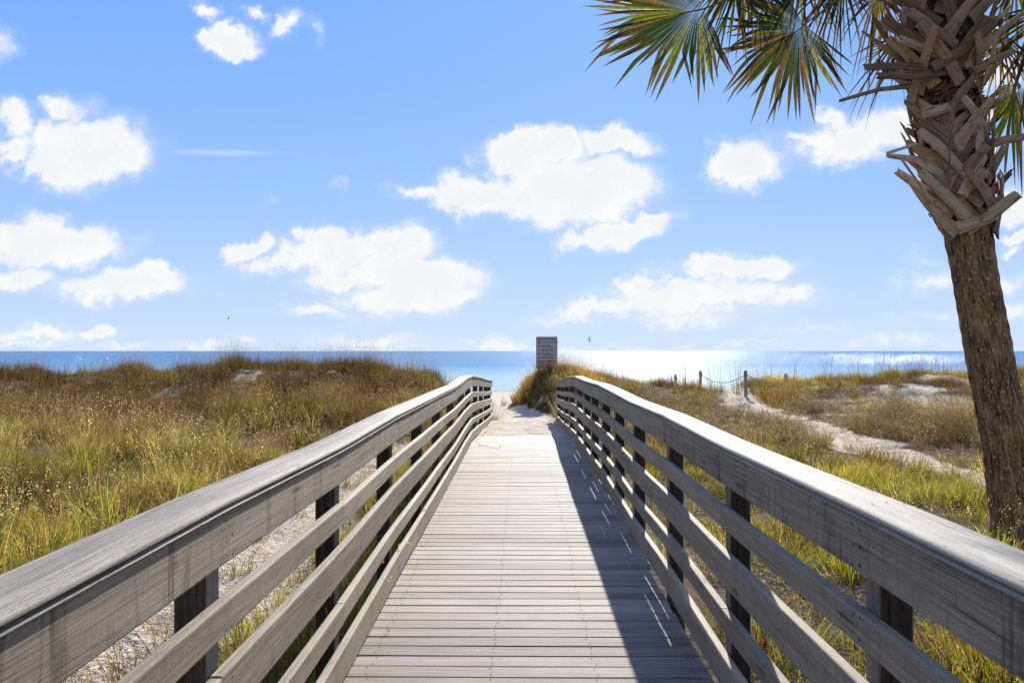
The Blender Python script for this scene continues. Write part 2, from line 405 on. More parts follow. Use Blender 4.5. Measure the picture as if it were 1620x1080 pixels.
PATCHES = [(-11.6, 28.9, 1.5, 0.55), (-12.1, 31.3, 0.9, 1.2), (-10.1, 32.0, 0.45, 1.6), (-13.4, 33.4, 1.3, 0.6), (-11.3, 33.8, 1.0, 0.5), (-7.4, 33.6, 0.7, 0.7), (-4.6, 23.0, 0.8, 0.5), (-15.6, 33.6, 0.8, 0.6),
           (13.2, 29.5, 1.5, 0.8), (15.2, 31.0, 1.3, 0.6), (11.0, 24.0, 1.2, 1.4), (14.5, 22.5, 1.6, 1.2), (12.2, 19.0, 1.5, 0.8), (16.0, 26.0, 1.4, 1.0), (4.4, 21.0, 1.2, 0.8), (5.4, 22.8, 1.0, 0.8), (3.9, 18.4, 0.8, 0.7), (9.6, 27.0, 0.7, 0.9), (0.55, 28.4, 0.5, 0.55), (10.4, 31.2, 0.5, 0.6)]
def sand_mask(x, y):
    """1 = bare sand"""
    x = np.asarray(x, float); y = np.asarray(y, float)
    n = 0.5 * fbm(x, y, 1.3, 41) + 0.35 * fbm(x, y, 0.4, 45, 2)
    m = np.zeros(np.broadcast(x, y).shape)
    for (a, b, sx, sy) in PATCHES:
        d = ((x - a) / sx) ** 2 + ((y - b) / sy) ** 2
        m = np.maximum(m, 1 - smoothstep(0.45, 1.2, d + 2.1 * n + 0.08 + 0.8 * vnoise(x, y, 0.35, 57)))
    field = smoothstep(13.5, 17, y) * (1 - smoothstep(27, 30, y)) * smoothstep(0.6, 1.8, x - right_path_x(y))
    m = np.maximum(m, field * smoothstep(-0.12, 0.28, fbm(x, y, 2.4, 55, 3)))
    w = np.interp(y, [5, 10, 20, 30, 36], [0.62, 0.62, 0.62, 0.7, 0.9])
    dr = np.abs(x - right_path_x(y) - 0.35 * vnoise(y, y * 0, 2.5, 48))
    m = np.maximum(m, (1 - smoothstep(0.6, 1.3, dr / w + 0.8 * n)) * smoothstep(7, 10, y))
    # shoulder along the left of the walk
    m = np.maximum(m, (1 - smoothstep(0.36, 0.70, np.abs(x + 2.25) + 0.35 * n)) * 0.98 * (1 - smoothstep(15, 19, y)))
    # path to the beach
    cx = np.interp(y, [0, 24, 28, 33, 36, 50], [0.05, 0.0, -0.45, -1.3, -1.5, -1.0])
    hw = np.interp(y, [0, 10, 23, 26, 34, 38, 50], [0.9, 0.9, 1.15, 1.1, 0.85, 1.1, 3.0])
    m = np.maximum(m, (1 - smoothstep(0.9, 1.15, np.abs(x - cx) / hw + 0.25 * n)) * smoothstep(13, 15, y))
    # beach seaward of the dunes
    m = np.maximum(m, smoothstep(37.5, 40.5, y + 2.0 * n))
    return m

def build_ground():
    def dens(stops):
        out = []
        for (a, b, st) in stops: out += list(np.arange(a, b, st))
        return np.array(out + [stops[-1][1]])
    xs = dens([(-400, -100, 50), (-100, -30, 5), (-30, -12, 0.4), (-12, -3, 0.2), (-3, -1.4, 0.1), (-1.4, 1.5, 0.05), (1.5, 3, 0.1), (3, 6, 0.2), (6, 8.8, 0.1), (8.8, 20, 0.25), (20, 40, 1.0), (40, 100, 5), (100, 400, 50)])
    ys = dens([(-300, -60, 40), (-60, -4, 3), (-4, 14, 0.2), (14, 32, 0.08), (32, 40, 0.2), (40, 75, 0.7), (75, 130, 8)])
    X, Y = np.meshgrid(xs, ys)
    Z = height(X, Y); S = sand_mask(X, Y)
    ny, nx = X.shape
    idx = np.arange(nx * ny).reshape(ny, nx)
    f = np.stack([idx[:-1, :-1], idx[:-1, 1:], idx[1:, 1:], idx[1:, :-1]], -1).reshape(-1, 4)
    me = bpy.data.meshes.new("ground")
    me.vertices.add(nx * ny); me.vertices.foreach_set('co', np.stack([X, Y, Z], -1).astype(np.float32).ravel())
    me.loops.add(len(f) * 4); me.loops.foreach_set('vertex_index', f.astype(np.int32).ravel())
    me.polygons.add(len(f)); me.polygons.foreach_set('loop_start', np.arange(0, len(f) * 4, 4, dtype=np.int32))
    me.polygons.foreach_set('use_smooth', np.ones(len(f), bool))
    a = me.attributes.new('sand', 'FLOAT', 'POINT'); a.data.foreach_set('value', S.astype(np.float32).ravel())
    me.update(calc_edges=True); me.validate()
    m, nt = new_mat("sand_and_soil")
    pos = nt.n('ShaderNodeNewGeometry').outputs['Position']
    s = nt.attr('sand').outputs['Fac']
    n1, _ = nt.noise(pos, 3.0, 5.0, 0.65); n2, _ = nt.noise(pos, 40.0, 4.0, 0.7); n3, _ = nt.noise(pos, 11.0, 4.0, 0.65)
    sandc = nt.ramp(nt.math('ADD', nt.math('MULTIPLY', n1, 0.6), nt.math('MULTIPLY', n2, 0.4)), [(0.3, (0.38, 0.305, 0.215)), (0.52, (0.58, 0.49, 0.375)), (0.75, (0.69, 0.60, 0.485))])
    soil = nt.ramp(n3, [(0.3, (0.045, 0.027, 0.016)), (0.55, (0.10, 0.065, 0.038)), (0.75, (0.20, 0.145, 0.09))])
    k = nt.smooth(nt.math('ADD', s, nt.math('MULTIPLY', nt.math('SUBTRACT', n3, 0.5), 0.7)), 0.30, 0.62)
    col = nt.mix(k, soil, sandc)
    # debris on the trodden sand
    deb = nt.math('MULTIPLY', nt.smooth(n2, 0.58, 0.66), nt.smooth(n3, 0.44, 0.60))
    col = nt.mix(nt.math('MULTIPLY', deb, 0.6), col, (0.15, 0.115, 0.08))
    yy = nt.sep(pos)[2]
    wet = nt.smooth(yy, SEA_Z + 0.04, SEA_Z + 0.25, 0.7, 0.0)
    col = nt.mix(wet, col, (0.24, 0.21, 0.18))
    # scuffs and footprints
    vo = nt.n('ShaderNodeTexVoronoi', feature='SMOOTH_F1'); vo.inputs['Scale'].default_value = 2.6; vo.inputs['Smoothness'].default_value = 1.0
    nt.l(nt.vmath('ADD', pos, nt.mul3(nt.noise(pos, 2.6, 3.0)[1], (0.9, 0.9, 0.0))), vo.inputs['Vector'])
    h = nt.math('ADD', nt.math('MULTIPLY', nt.smooth(vo.outputs['Distance'], 0.0, 0.45), 0.45), nt.math('MULTIPLY', n3, 0.8))
    h = nt.math('ADD', h, nt.math('MULTIPLY', n2, 0.13))
    out_principled(nt, col, 0.95, 0.05, nt.bump(h, 1.0, 0.10))
    me.materials.append(m)
    o = bpy.data.objects.new("ground", me); link(o)
    return kind(o, 'structure')
build_ground()

# ------------------------------------------------------------------ sea
SEA_BUMP = 0.21
def build_sea():
    xs = np.array([-30000, -6000, -1500, -400, -100, 0, 100, 400, 1500, 6000, 30000], float)
    ys = np.array([45, 70, 120, 400, 1500, 6000, 40000], float)
    X, Y = np.meshgrid(xs, ys); nx, ny = len(xs), len(ys)
    idx = np.arange(nx * ny).reshape(ny, nx)
    f = np.stack([idx[:-1, :-1], idx[:-1, 1:], idx[1:, 1:], idx[1:, :-1]], -1).reshape(-1, 4)
    m, nt = new_mat("sea_water")
    pos = nt.n('ShaderNodeNewGeometry').outputs['Position']
    sp = nt.sep(pos)
    big, _ = nt.noise(nt.mul3(pos, (0.10, 0.22, 1.0)), 1.0, 3.0, 0.6)
    fine, _ = nt.noise(nt.mul3(pos, (1.6, 2.6, 1.0)), 1.0, 3.0, 0.65)
    # long-crested wind ripples come in groups; patches of calm between them
    grp, _ = nt.noise(nt.mul3(pos, (2.2, 0.11, 1.0)), 1.0, 3.0, 0.7)
    calm, _ = nt.noise(nt.mul3(pos, (0.0012, 0.04, 1.0)), 1.0, 4.0, 0.65)
    near = nt.smooth(sp[1], 75.0, 320.0, 0.16, 1.0)
    amp = nt.math('MULTIPLY', nt.smooth(grp, 0.50, 0.80), nt.smooth(calm, 0.38, 0.60, 0.55, 1.0))
    amp = nt.math('MULTIPLY', amp, near)
    amp = nt.math('MULTIPLY', amp, nt.smooth(sp[1], 900.0, 5000.0, 1.0, 0.65))
    h = nt.math('ADD', nt.math('MULTIPLY', fine, amp), nt.math('MULTIPLY', big, 0.35))
    nrm = nt.bump(h, 1.0, SEA_BUMP)
    c, _ = nt.noise(nt.mul3(pos, (0.004, 0.03, 1.0)), 1.0, 4.0, 0.6)
    depth = nt.math('ADD', sp[1], nt.math('MULTIPLY', nt.math('SUBTRACT', c, 0.5), 60.0))
    col = nt.ramp(nt.smooth(depth, 66.0, 330.0), [(0.0, (0.36, 0.46, 0.48)), (0.15, (0.19, 0.36, 0.47)), (0.45, (0.05, 0.205, 0.40)), (1.0, (0.04, 0.165, 0.345))])
    band, _ = nt.noise(nt.mul3(pos, (0.0012, 0.012, 1.0)), 1.0, 3.0, 0.6)
    col = nt.mix(nt.smooth(band, 0.45, 0.62, 0, 0.4), col, (0.08, 0.25, 0.42))
    # a rough sea mirrors only a part of what a flat one would at this grazing angle
    df = nt.n('ShaderNodeBsdfDiffuse'); nt.l(col, df.inputs['Color'])
    gl = nt.n('ShaderNodeBsdfGlossy'); gl.inputs['Roughness'].default_value = 0.13; nt.l(nrm, gl.inputs['Normal'])
    mx = nt.n('ShaderNodeMixShader'); mx.inputs[0].default_value = 0.26
    nt.l(df.outputs[0], mx.inputs[1]); nt.l(gl.outputs[0], mx.inputs[2])
    om = nt.n('ShaderNodeOutputMaterial'); nt.l(mx.outputs[0], om.inputs[0])
    o = mesh_obj("sea", np.stack([X.ravel(), Y.ravel(), np.full(X.size, SEA_Z)], -1), f, m)
    return kind(o, 'structure')
build_sea()

# ------------------------------------------------------------------ boardwalk
RIGHT_FACE, LEFT_FACE = 0.872, 0.775
POST_Y = {-1: [-0.95, 0.66, 2.28, 3.89, 5.55, 7.23, 8.92, 10.7, 12.6, 14.3, 16.4, 18.6, 20.8, 22.9],
          1: [-0.80, 0.72, 2.26, 3.81, 5.40, 7.00, 8.46, 9.80, 11.2, 12.6, 14.2, 16.3, 18.6, 20.8, 22.9]}
# the posts have settled a little: height and sideways offset at each post
WOB = {s: (np.array(POST_Y[s]), np.random.default_rng(5 + s).uniform(-0.012, 0.012, len(POST_Y[s])), np.random.default_rng(9 + s).uniform(-0.008, 0.008, len(POST_Y[s]))) for s in (-1, 1)}
WOB[-1][1][7] = -0.022; WOB[-1][1][6] = -0.01; WOB[1][1][6] = 0.015; WOB[1][1][7] = 0.022
def rail_line(side, y):
    ys, dz, dx = WOB[side]
    face = RIGHT_FACE if side > 0 else LEFT_FACE
    y = np.asarray(y, float)
    fl = np.interp(y, [14.2, 23.0], [0.0, 0.05 if side > 0 else -0.04])
    return side * (face + fl + np.interp(y, ys, dx)), deck_z(y) + np.interp(y, ys, dz)

def sweep(name, prof, pts, side, mat, parent, smooth=False):
    """prof: (outward, up) loop; pts: list of (x, y, z); outward grows away from the walk"""
    n, k = len(pts), len(prof)
    V, WCO, Fc = [], [], []
    per = np.concatenate([[0], np.cumsum([math.dist(prof[i], prof[i - 1]) for i in range(1, k)])])
    s = 0.0
    for i, (x, y, z) in enumerate(pts):
        if i: s += math.dist(pts[i], pts[i - 1])
        for j, (a, b) in enumerate(prof):
            V.append((x + side * a, y, z + b)); WCO.append((s, per[j], 0.0))
    for i in range(n - 1):
        for j in range(k):
            q = (i * k + j, i * k + (j + 1) % k, (i + 1) * k + (j + 1) % k, (i + 1) * k + j)
            Fc.append(q if side < 0 else q[::-1])
    c0 = tuple(range(k)); c1 = tuple((n - 1) * k + j for j in range(k))
    Fc.append(c0[::-1] if side < 0 else c0); Fc.append(c1 if side < 0 else c1[::-1])
    o = mesh_obj(name, V, Fc, mat, parent, attrs={'wc': ('FLOAT_VECTOR', WCO)})
    if smooth:
        o.data.polygons.foreach_set('use_smooth', np.ones(len(o.data.polygons), bool))
        try: o.data.set_sharp_from_angle(angle=R(40))
        except Exception: pass
    return o

def eased(t, h, e=0.006):
    """board section thickness t (outward), height h, small eased edges"""
    return [(0, e), (e * .3, e * .3), (e, 0), (t - e, 0), (t - e * .3, e * .3), (t, e), (t, h - e), (t - e * .3, h - e * .3), (t - e, h), (e, h), (e * .3, h - e * .3), (0, h - e)]

# cap board: rounded nose with a groove milled along each edge
def cap_profile(w=0.15, t=0.036):
    half = [(0.012, 0.0), (0.003, 0.002), (0.0, 0.006), (0.003, 0.010), (0.013, 0.0125), (0.013, 0.0150), (0.004, 0.0175), (-0.002, 0.0225), (-0.002, 0.0275), (0.002, 0.0325), (0.009, t)]
    return half + [(w - a, b) for a, b in reversed(half)]

RAILS = [(0.715 - 0.0, 0.0, 0)]
# boards of the railing: height of bottom above deck, board height, joints, material
FASCIA_T = 0.038
BOARDS = [("fascia_board", 0.900, 0.138, M_FASCIA), ("rail_board", 0.712, 0.089, M_RAIL), ("rail_board", 0.474, 0.140, M_RAIL), ("rail_board", 0.277, 0.089, M_RAIL), ("rail_board", 0.026, 0.140, M_RAIL)]

def stations(y0, y1):
    n = max(2, int((y1 - y0) / 0.35) + 1)
    return np.linspace(y0, y1, n)

def build_railing(side):
    root = empty("railing", (0, 0, 0))
    if side < 0:
        thing(root, "weathered timber railing left of the boardwalk, its inner faces in raking sun", "railing")
    else:
        thing(root, "timber railing right of the boardwalk on the palm's side, its inner faces in shade", "railing")
    py = POST_Y[side]
    # cap boards
    cj = {-1: [-0.95, 5.55, 10.7, 14.3, 22.98], 1: [-0.80, 5.40, 9.80, 14.2, 22.98]}[side]
    for a, b in zip(cj[:-1], cj[1:]):
        ys = stations(a + 0.002, b - 0.002)
        xs, zs = rail_line(side, ys)
        dz = random.uniform(-0.002, 0.002)
        pts = [(x - side * 0.010, y, z + 1.038 + dz) for x, y, z in zip(xs, ys, zs)]
        sweep("cap_board", cap_profile(), pts, side, M_CAP, root, smooth=True)
    # horizontal boards: joints are at posts, staggered
    for bi, (nm, h0, hh, mat) in enumerate(BOARDS):
        if bi == 0: j = [py[0], py[4], py[7] if side > 0 else py[6], py[9] if side < 0 else py[10], py[-1] + 0.06]
        elif bi % 2: j = [py[0], py[3], py[6], py[9] if side < 0 else py[10], py[-1] + 0.05]
        else: j = [py[0], py[2], py[5], py[8], py[-3], py[-1] + 0.05]
        for a, b in zip(j[:-1], j[1:]):
            ys = stations(a + 0.0015, b - 0.0015)
            xs, zs = rail_line(side, ys)
            sag = random.uniform(0.0, 0.004); dz = random.uniform(-0.004, 0.004); t0 = (ys - a) / (b - a)
            tw = random.uniform(-0.003, 0.003)
            pts = [(x + side * tw * math.sin(t * 7), y, z + h0 + dz - sag * math.sin(t * math.pi)) for x, y, z, t in zip(xs, ys, zs, t0)]
            sweep(nm, eased(FASCIA_T if bi == 0 else 0.036, hh), pts, side, mat, root)
    # posts stand behind the boards
    w = 0.089
    for y in py:
        x, z = rail_line(side, y + w / 2)
        g = float(height(np.array(x + side * 0.08), np.array(y))) - 0.25
        x0 = 0.0395
        base = [(0, 0.004), (0.004, 0), (w - 0.004, 0), (w, 0.004), (w, w - 0.004), (w - 0.004, w), (0.004, w), (0, w - 0.004)]
        V, WCO, Fc = [], [], []
        top = float(z) + 1.035
        lv = [g, (g + top) / 2, top]
        pr = np.cumsum([0] + [math.dist(base[i], base[i - 1]) for i in range(1, 8)])
        for k, zz in enumerate(lv):
            for i, (a, b) in enumerate(base):
                V.append((float(x) + side * (x0 + a), y + b, zz)); WCO.append((zz - g, pr[i], 0))
        for k in range(2):
            for i in range(8):
                q = (k * 8 + i, k * 8 + (i + 1) % 8, (k + 1) * 8 + (i + 1) % 8, (k + 1) * 8 + i)
                Fc.append(q if side > 0 else q[::-1])
        c = tuple(16 + i for i in range(8)); Fc.append(c if side > 0 else c[::-1])
        mesh_obj("post", V, Fc, [M_POSTLIT, M_POST], root, attrs={'wc': ('FLOAT_VECTOR', WCO)}, mat_idx=[1 if i % 8 in (1, 5) else 0 for i in range(16)] + [0])  # front and back faces coloured as shaded, the sides coloured as lit
    # screw heads where boards cross the posts, and along the caps
    V, Fc = [], []
    def disc(c, ax, ay, r):
        b = len(V)
        for i in range(6):
            t = i * math.pi / 3 + 0.3
            V.append(Vector(c) + Vector(ax) * r * math.cos(t) + Vector(ay) * r * math.sin(t))
        Fc.append(tuple(range(b, b + 6)))
    for y in py[:-1]:
        for bi, (nm, h0, hh, mat) in enumerate(BOARDS):
            rows = [0.22, 0.78] if hh < 0.1 else [0.15, 0.5, 0.85]
            for f in rows:
                for dy in (0.018, 0.066):
                    if random.random() < 0.12: continue
                    yy = y + dy + random.uniform(-0.008, 0.008)
                    xx, zz = rail_line(side, yy)
                    disc((float(xx) - side * 0.0042, yy, float(zz) + h0 + hh * f + random.uniform(-0.008, 0.008)), (0, 1, 0), (0, 0, 1), random.uniform(0.0038, 0.0055))
        for da in (0.035, 0.085, 0.12):
            yy = y + random.uniform(0.02, 0.07)
            xx, zz = rail_line(side, yy)
            disc((float(xx) + side * da, yy, float(zz) + 1.0775), (1, 0, 0), (0, 1, 0), 0.004)
    kind(mesh_obj("screw_heads", V, Fc, M_SCREW, root), 'stuff')
    return root

def build_boardwalk():
    root = empty("boardwalk", (0, 0, 0))
    thing(root, "weathered grey plank boardwalk leading down to the sandy beach path between the two railings", "boardwalk")
    pitch, bw, th = 0.140, 0.1305, 0.036
    y = -1.2; protos = []
    # a few board shapes share their mesh data
    for v in range(10):
        rr = np.random.default_rng(100 + v)
        xl = -0.80 + rr.uniform(-0.006, 0.006); xr = 0.862 + rr.uniform(-0.007, 0.007)
        prof = [(0, -th), (bw, -th), (bw, -0.004), (bw - 0.004, 0), (0.004, 0), (0, -0.004)]
        n = 8; V, WCO, Fc, mi = [], [], [], []
        per = np.cumsum([0] + [math.dist(prof[i], prof[i - 1]) for i in range(1, 6)])
        cup = rr.uniform(-0.0015, 0.0015)
        for i in range(n):
            t = i / (n - 1); x = xl + (xr - xl) * t; dz = cup * math.sin(t * 5 + v)
            for j, (a, b) in enumerate(prof):
                V.append((x, a, b + dz)); WCO.append((x + 3 * v, per[j] + 0.7 * v, 0.0))
        for i in range(n - 1):
            for j in range(6):
                Fc.append((i * 6 + j, (i + 1) * 6 + j, (i + 1) * 6 + (j + 1) % 6, i * 6 + (j + 1) % 6)[::-1]); mi.append(0)
        Fc.append(tuple(range(6))[::-1]); mi.append(0)
        Fc.append(tuple((n - 1) * 6 + j for j in range(6))); mi.append(0)
        # two screw heads over each stringer
        for sx in (-0.70, -0.13, 0.35, 0.80):
            for sa in (0.028, 0.102):
                b0 = len(V); cx = sx + rr.uniform(-0.012, 0.012); cy = sa + rr.uniform(-0.008, 0.008)
                for i in range(6):
                    V.append((cx + 0.0045 * math.cos(i * math.pi / 3), cy + 0.0045 * math.sin(i * math.pi / 3), 0.0022)); WCO.append((0, 0, 0))
                Fc.append(tuple(range(b0, b0 + 6))); mi.append(1)
        me_o = mesh_obj("deck_board", V, Fc, [M_DECK, M_SCREW], root, attrs={'wc': ('FLOAT_VECTOR', WCO)}, mat_idx=mi)
        protos.append(me_o)
    k = 0
    while y < 17.6:
        o = protos[k] if k < 10 else dup(protos[random.randrange(10)], root)
        sl = math.atan(RAMP_K) if y > RAMP_Y else 0.0
        o.location = (random.uniform(-0.004, 0.004) + (0.010 if y > 6 else 0.0), y + random.uniform(-0.0015, 0.0015), float(deck_z(y)) + random.uniform(-0.0009, 0.0009))
        o.scale = (1.03 if y > 6 else 1.0, 1, 1)
        o.rotation_euler = (-sl, random.uniform(-0.0008, 0.0008), random.uniform(-0.0012, 0.0012))
        y += pitch; k += 1
    # stringers under the boards
    for x in (-0.74, -0.13, 0.35, 0.80):
        pts = [(x, yy, float(deck_z(yy)) - 0.038 - 0.184) for yy in (-1.2, 5.0, 14.2, 17.5)]
        sweep("stringer", eased(0.038, 0.184), pts, 1, M_POST, root)
    return root

build_boardwalk()
build_railing(-1)
build_railing(1)

# ------------------------------------------------------------------ foliage materials
def leaf_mat(name, trans=0.45, rough=0.5, spec=0.3, tintmix=True, var=0.25):
    """colour per blade ('col') times colour per clump ('tint')"""
    m, nt = new_mat(name)
    c = nt.attr('col').outputs['Color']
    if tintmix:
        t = nt.attr('tint', 'INSTANCER').outputs['Color']
        c = nt.mix(1.0, c, t, 'MULTIPLY')
    pos = nt.n('ShaderNodeNewGeometry').outputs['Position']
    f, _ = nt.noise(pos, 30.0, 2.0)
    c = nt.mix(1.0, c, nt.ramp(f, [(0.3, (1 - var,) * 3), (0.7, (1 + var,) * 3)]), 'MULTIPLY')
    p = nt.n('ShaderNodeBsdfPrincipled'); nt.l(c, p.inputs['Base Color'])
    p.inputs['Roughness'].default_value = rough; p.inputs['Specular IOR Level'].default_value = spec
    tr = nt.n('ShaderNodeBsdfTranslucent')
    nt.l(nt.mix(1.0, c, (1.25, 1.25, 0.7), 'MULTIPLY'), tr.inputs['Color'])
    mx = nt.n('ShaderNodeMixShader'); mx.inputs[0].default_value = trans
    nt.l(p.outputs[0], mx.inputs[1]); nt.l(tr.outputs[0], mx.inputs[2])
    o = nt.n('ShaderNodeOutputMaterial'); nt.l(mx.outputs[0], o.inputs[0])
    return m
M_GRASS = leaf_mat("grass_blade", 0.42, 0.7, 0.10)
M_SPRIG = leaf_mat("broad_grass_leaf", 0.5, 0.4, 0.4, tintmix=False)
M_FROND = leaf_mat("palm_leaf", 0.32, 0.55, 0.22, tintmix=False, var=0.3)

# ------------------------------------------------------------------ grass clumps
class Clump:
    def __init__(self, seed):
        self.V, self.F, self.C = [], [], []
        self.r = random.Random(seed)
    def blade(self, base, az, lean, length, width, droop, col, tipcol=None, segs=4, twist=None):
        r = self.r
        d = Vector((math.cos(az), math.sin(az), 0))
        tw = r.uniform(0, 6.28) if twist is None else twist
        wv = Vector((math.cos(tw), math.sin(tw), 0))
        b0 = len(self.V)
        p = Vector(base); ang = lean
        step = length / segs
        for i in range(segs + 1):
            t = i / segs
            w = width * (1 - t) ** 0.7 * 0.5 if i < segs else 0
            c = col if tipcol is None else tuple(a * (1 - t ** 1.5) + b * t ** 1.5 for a, b in zip(col, tipcol))
            if i < segs:
                self.V += [p - wv * w, p + wv * w]; self.C += [c, c]
            else:
                self.V.append(p.copy()); self.C.append(c)
            ang = lean + droop * t * t
            p = p + (d * math.sin(ang) + Vector((0, 0, 1)) * math.cos(ang)) * step
        for i in range(segs - 1):
            a = b0 + 2 * i
            self.F.append((a, a + 1, a + 3, a + 2))
        a = b0 + 2 * (segs - 1)
        self.F.append((a, a + 1, a + 2))
        return p
    def fleck(self, p, size, col, flat=False):
        r = self.r
        u = Vector((r.gauss(0, 1), r.gauss(0, 1), 0 if flat else r.gauss(0, 1))).normalized() * size
        v = Vector((r.gauss(0, 1), r.gauss(0, 1), 0.2 if flat else r.gauss(0, 1))).normalized() * size * 0.7
        b = len(self.V)
        self.V += [p - u, p + v, p + u, p - v]; self.C += [col] * 4
        self.F.append((b, b + 1, b + 2, b + 3))
    def build(self, name, mat=None, parent=None, linked=False):
        me = bpy.data.meshes.new(name)
        me.from_pydata([tuple(v) for v in self.V], [], self.F)
        a = me.attributes.new('col', 'FLOAT_COLOR', 'POINT')
        a.data.foreach_set('color', np.array([(*c, 1) for c in self.C], np.float32).ravel())
        me.materials.append(mat or M_GRASS); me.update()
        o = bpy.data.objects.new(name, me)
        if linked: link(o, parent)
        return o

def jit(r, c, k=0.2):
    m = r.uniform(1 - k, 1 + k)
    return tuple(max(0.0, min(0.9, x * m * r.uniform(1 - k * 0.4, 1 + k * 0.4))) for x in c)

GREEN = [(0.15, 0.185, 0.022), (0.20, 0.215, 0.025), (0.10, 0.135, 0.02), (0.23, 0.205, 0.038)]
STRAW = [(0.30, 0.225, 0.115), (0.22, 0.155, 0.075), (0.40, 0.32, 0.19)]
BROWN = [(0.095, 0.056, 0.036), (0.13, 0.078, 0.048), (0.06, 0.036, 0.025), (0.16, 0.10, 0.056)]
SEED = [(0.50, 0.37, 0.28), (0.36, 0.25, 0.18), (0.58, 0.46, 0.36)]

def green_clump(seed, n=46, hmax=0.46):
    c = Clump(seed); r = c.r
    for i in range(n):
        a = r.uniform(0, 6.28); rad = 0.15 * math.sqrt(r.random())
        base = (rad * math.cos(a), rad * math.sin(a), -0.03)
        dry = r.random() < 0.30
        col = jit(r, r.choice(STRAW if dry else GREEN), 0.25)
        tip = jit(r, r.choice(STRAW), 0.2) if r.random() < 0.55 else None
        c.blade(base, a + r.uniform(-0.9, 0.9), r.uniform(0.05, 0.5), hmax * r.uniform(0.4, 1.0), r.uniform(0.006, 0.012), r.uniform(0.2, 1.7), col, tip)
    for i in range(4):
        a = r.uniform(0, 6.28)
        p = c.blade((0, 0, 0), a, r.uniform(0.05, 0.35), hmax * r.uniform(1.0, 1.3), 0.003, r.uniform(0.1, 0.6), jit(r, STRAW[1]))
        for q in range(6): c.fleck(p + Vector((r.gauss(0, .012), r.gauss(0, .012), r.gauss(-.02, .03))), r.uniform(0.004, 0.009), jit(r, r.choice(SEED)))
    return c

def brown_clump(seed, n=38, hmax=0.42):
    c = Clump(seed); r = c.r
    for i in range(n):
        a = r.uniform(0, 6.28); rad = 0.16 * math.sqrt(r.random())
        col = jit(r, r.choice(BROWN if r.random() < 0.78 else GREEN), 0.3)
        c.blade((rad * math.cos(a), rad * math.sin(a), -0.03), a + r.uniform(-1, 1), r.uniform(0.05, 0.55), hmax * r.uniform(0.4, 1.0), r.uniform(0.006, 0.011), r.uniform(0.1, 1.2), col, jit(r, r.choice(STRAW[:2] + BROWN), 0.25))
    for i in range(8):
        a = r.uniform(0, 6.28); rad = 0.13 * math.sqrt(r.random())
        p = c.blade((rad * math.cos(a), rad * math.sin(a), 0), a, r.uniform(0.05, 0.4), hmax * r.uniform(0.85, 1.3), 0.0035, r.uniform(0.1, 0.8), jit(r, BROWN[3]), jit(r, STRAW[1]))
        for q in range(r.randint(4, 9)):
            c.fleck(p + Vector((r.gauss(0, .014), r.gauss(0, .014), r.gauss(-.03, .035))), r.uniform(0.004, 0.009), jit(r, r.choice(SEED), 0.15))
    return c

def scrub_clump(seed):
    """low grey twiggy herb with dried cream flower heads"""
    c = Clump(seed); r = c.r
    for i in range(30):
        a = r.uniform(0, 6.28); L = r.uniform(0.16, 0.34)
        lean = r.uniform(0.1, 1.15)
        p = c.blade((r.gauss(0, .04), r.gauss(0, .04), -0.02), a, lean, L, 0.006, r.uniform(-0.3, 0.4), jit(r, (0.10, 0.075, 0.058), 0.3), jit(r, (0.19, 0.145, 0.11), 0.2), segs=3)
        for q in range(r.randint(2, 5)):
            c.blade(p + Vector((r.gauss(0, .02), r.gauss(0, .02), -r.uniform(0.02, 0.1))), r.uniform(0, 6.28), r.uniform(0.2, 1.2), r.uniform(0.04, 0.1), 0.006, 0.3, jit(r, (0.15, 0.115, 0.075), 0.3), segs=2)
        for q in range(r.randint(2, 5)):
            c.fleck(p + Vector((r.gauss(0, .018), r.gauss(0, .018), r.gauss(0, .012))), r.uniform(0.007, 0.014), jit(r, r.choice([(0.55, 0.45, 0.25), (0.46, 0.36, 0.20), (0.28, 0.21, 0.12)]), 0.15), flat=True)
    return c

def oat_clump(seed):
    """sea oats: a few tall stems with one-sided drooping heads"""
    c = Clump(seed); r = c.r
    for i in range(r.randint(1, 3)):
        a = r.uniform(0, 6.28); H = r.uniform(0.8, 1.35)
        b = (r.gauss(0, .08), r.gauss(0, .08), -0.02)
        col = jit(r, (0.09, 0.075, 0.035), 0.2)
        p = c.blade(b, a, r.uniform(0.0, 0.12), H, 0.021, r.uniform(0.05, 0.45), col, segs=6)
        for q in range(6):
            c.fleck(p + Vector((math.cos(a) * q * 0.012 + r.gauss(0, .012), math.sin(a) * q * .012 + r.gauss(0, .012), -0.02 * q + r.gauss(0.03, .02))), r.uniform(0.009, 0.016), jit(r, (0.13, 0.10, 0.05), 0.2))
    for i in range(7):
        a = r.uniform(0, 6.28)
        c.blade((r.gauss(0, .06), r.gauss(0, .06), -0.02), a, r.uniform(0.1, 0.4), r.uniform(0.35, 0.65), 0.008, r.uniform(0.6, 1.8), jit(r, r.choice(GREEN + STRAW)), segs=4)
    return c

def tall_clump(seed):
    c = Clump(seed); r = c.r
    for i in range(30):
        a = r.uniform(0, 6.28); rad = 0.10 * math.sqrt(r.random())
        col = jit(r, r.choice(GREEN[:2] + GREEN + STRAW), 0.25)
        c.blade((rad * math.cos(a), rad * math.sin(a), -0.03), a + r.uniform(-0.5, 0.5), r.uniform(0.05, 0.4), r.uniform(0.45, 0.85), r.uniform(0.007, 0.012), r.uniform(0.8, 2.3), col, jit(r, STRAW[2], 0.2) if r.random() < 0.5 else None, segs=6)
    return c

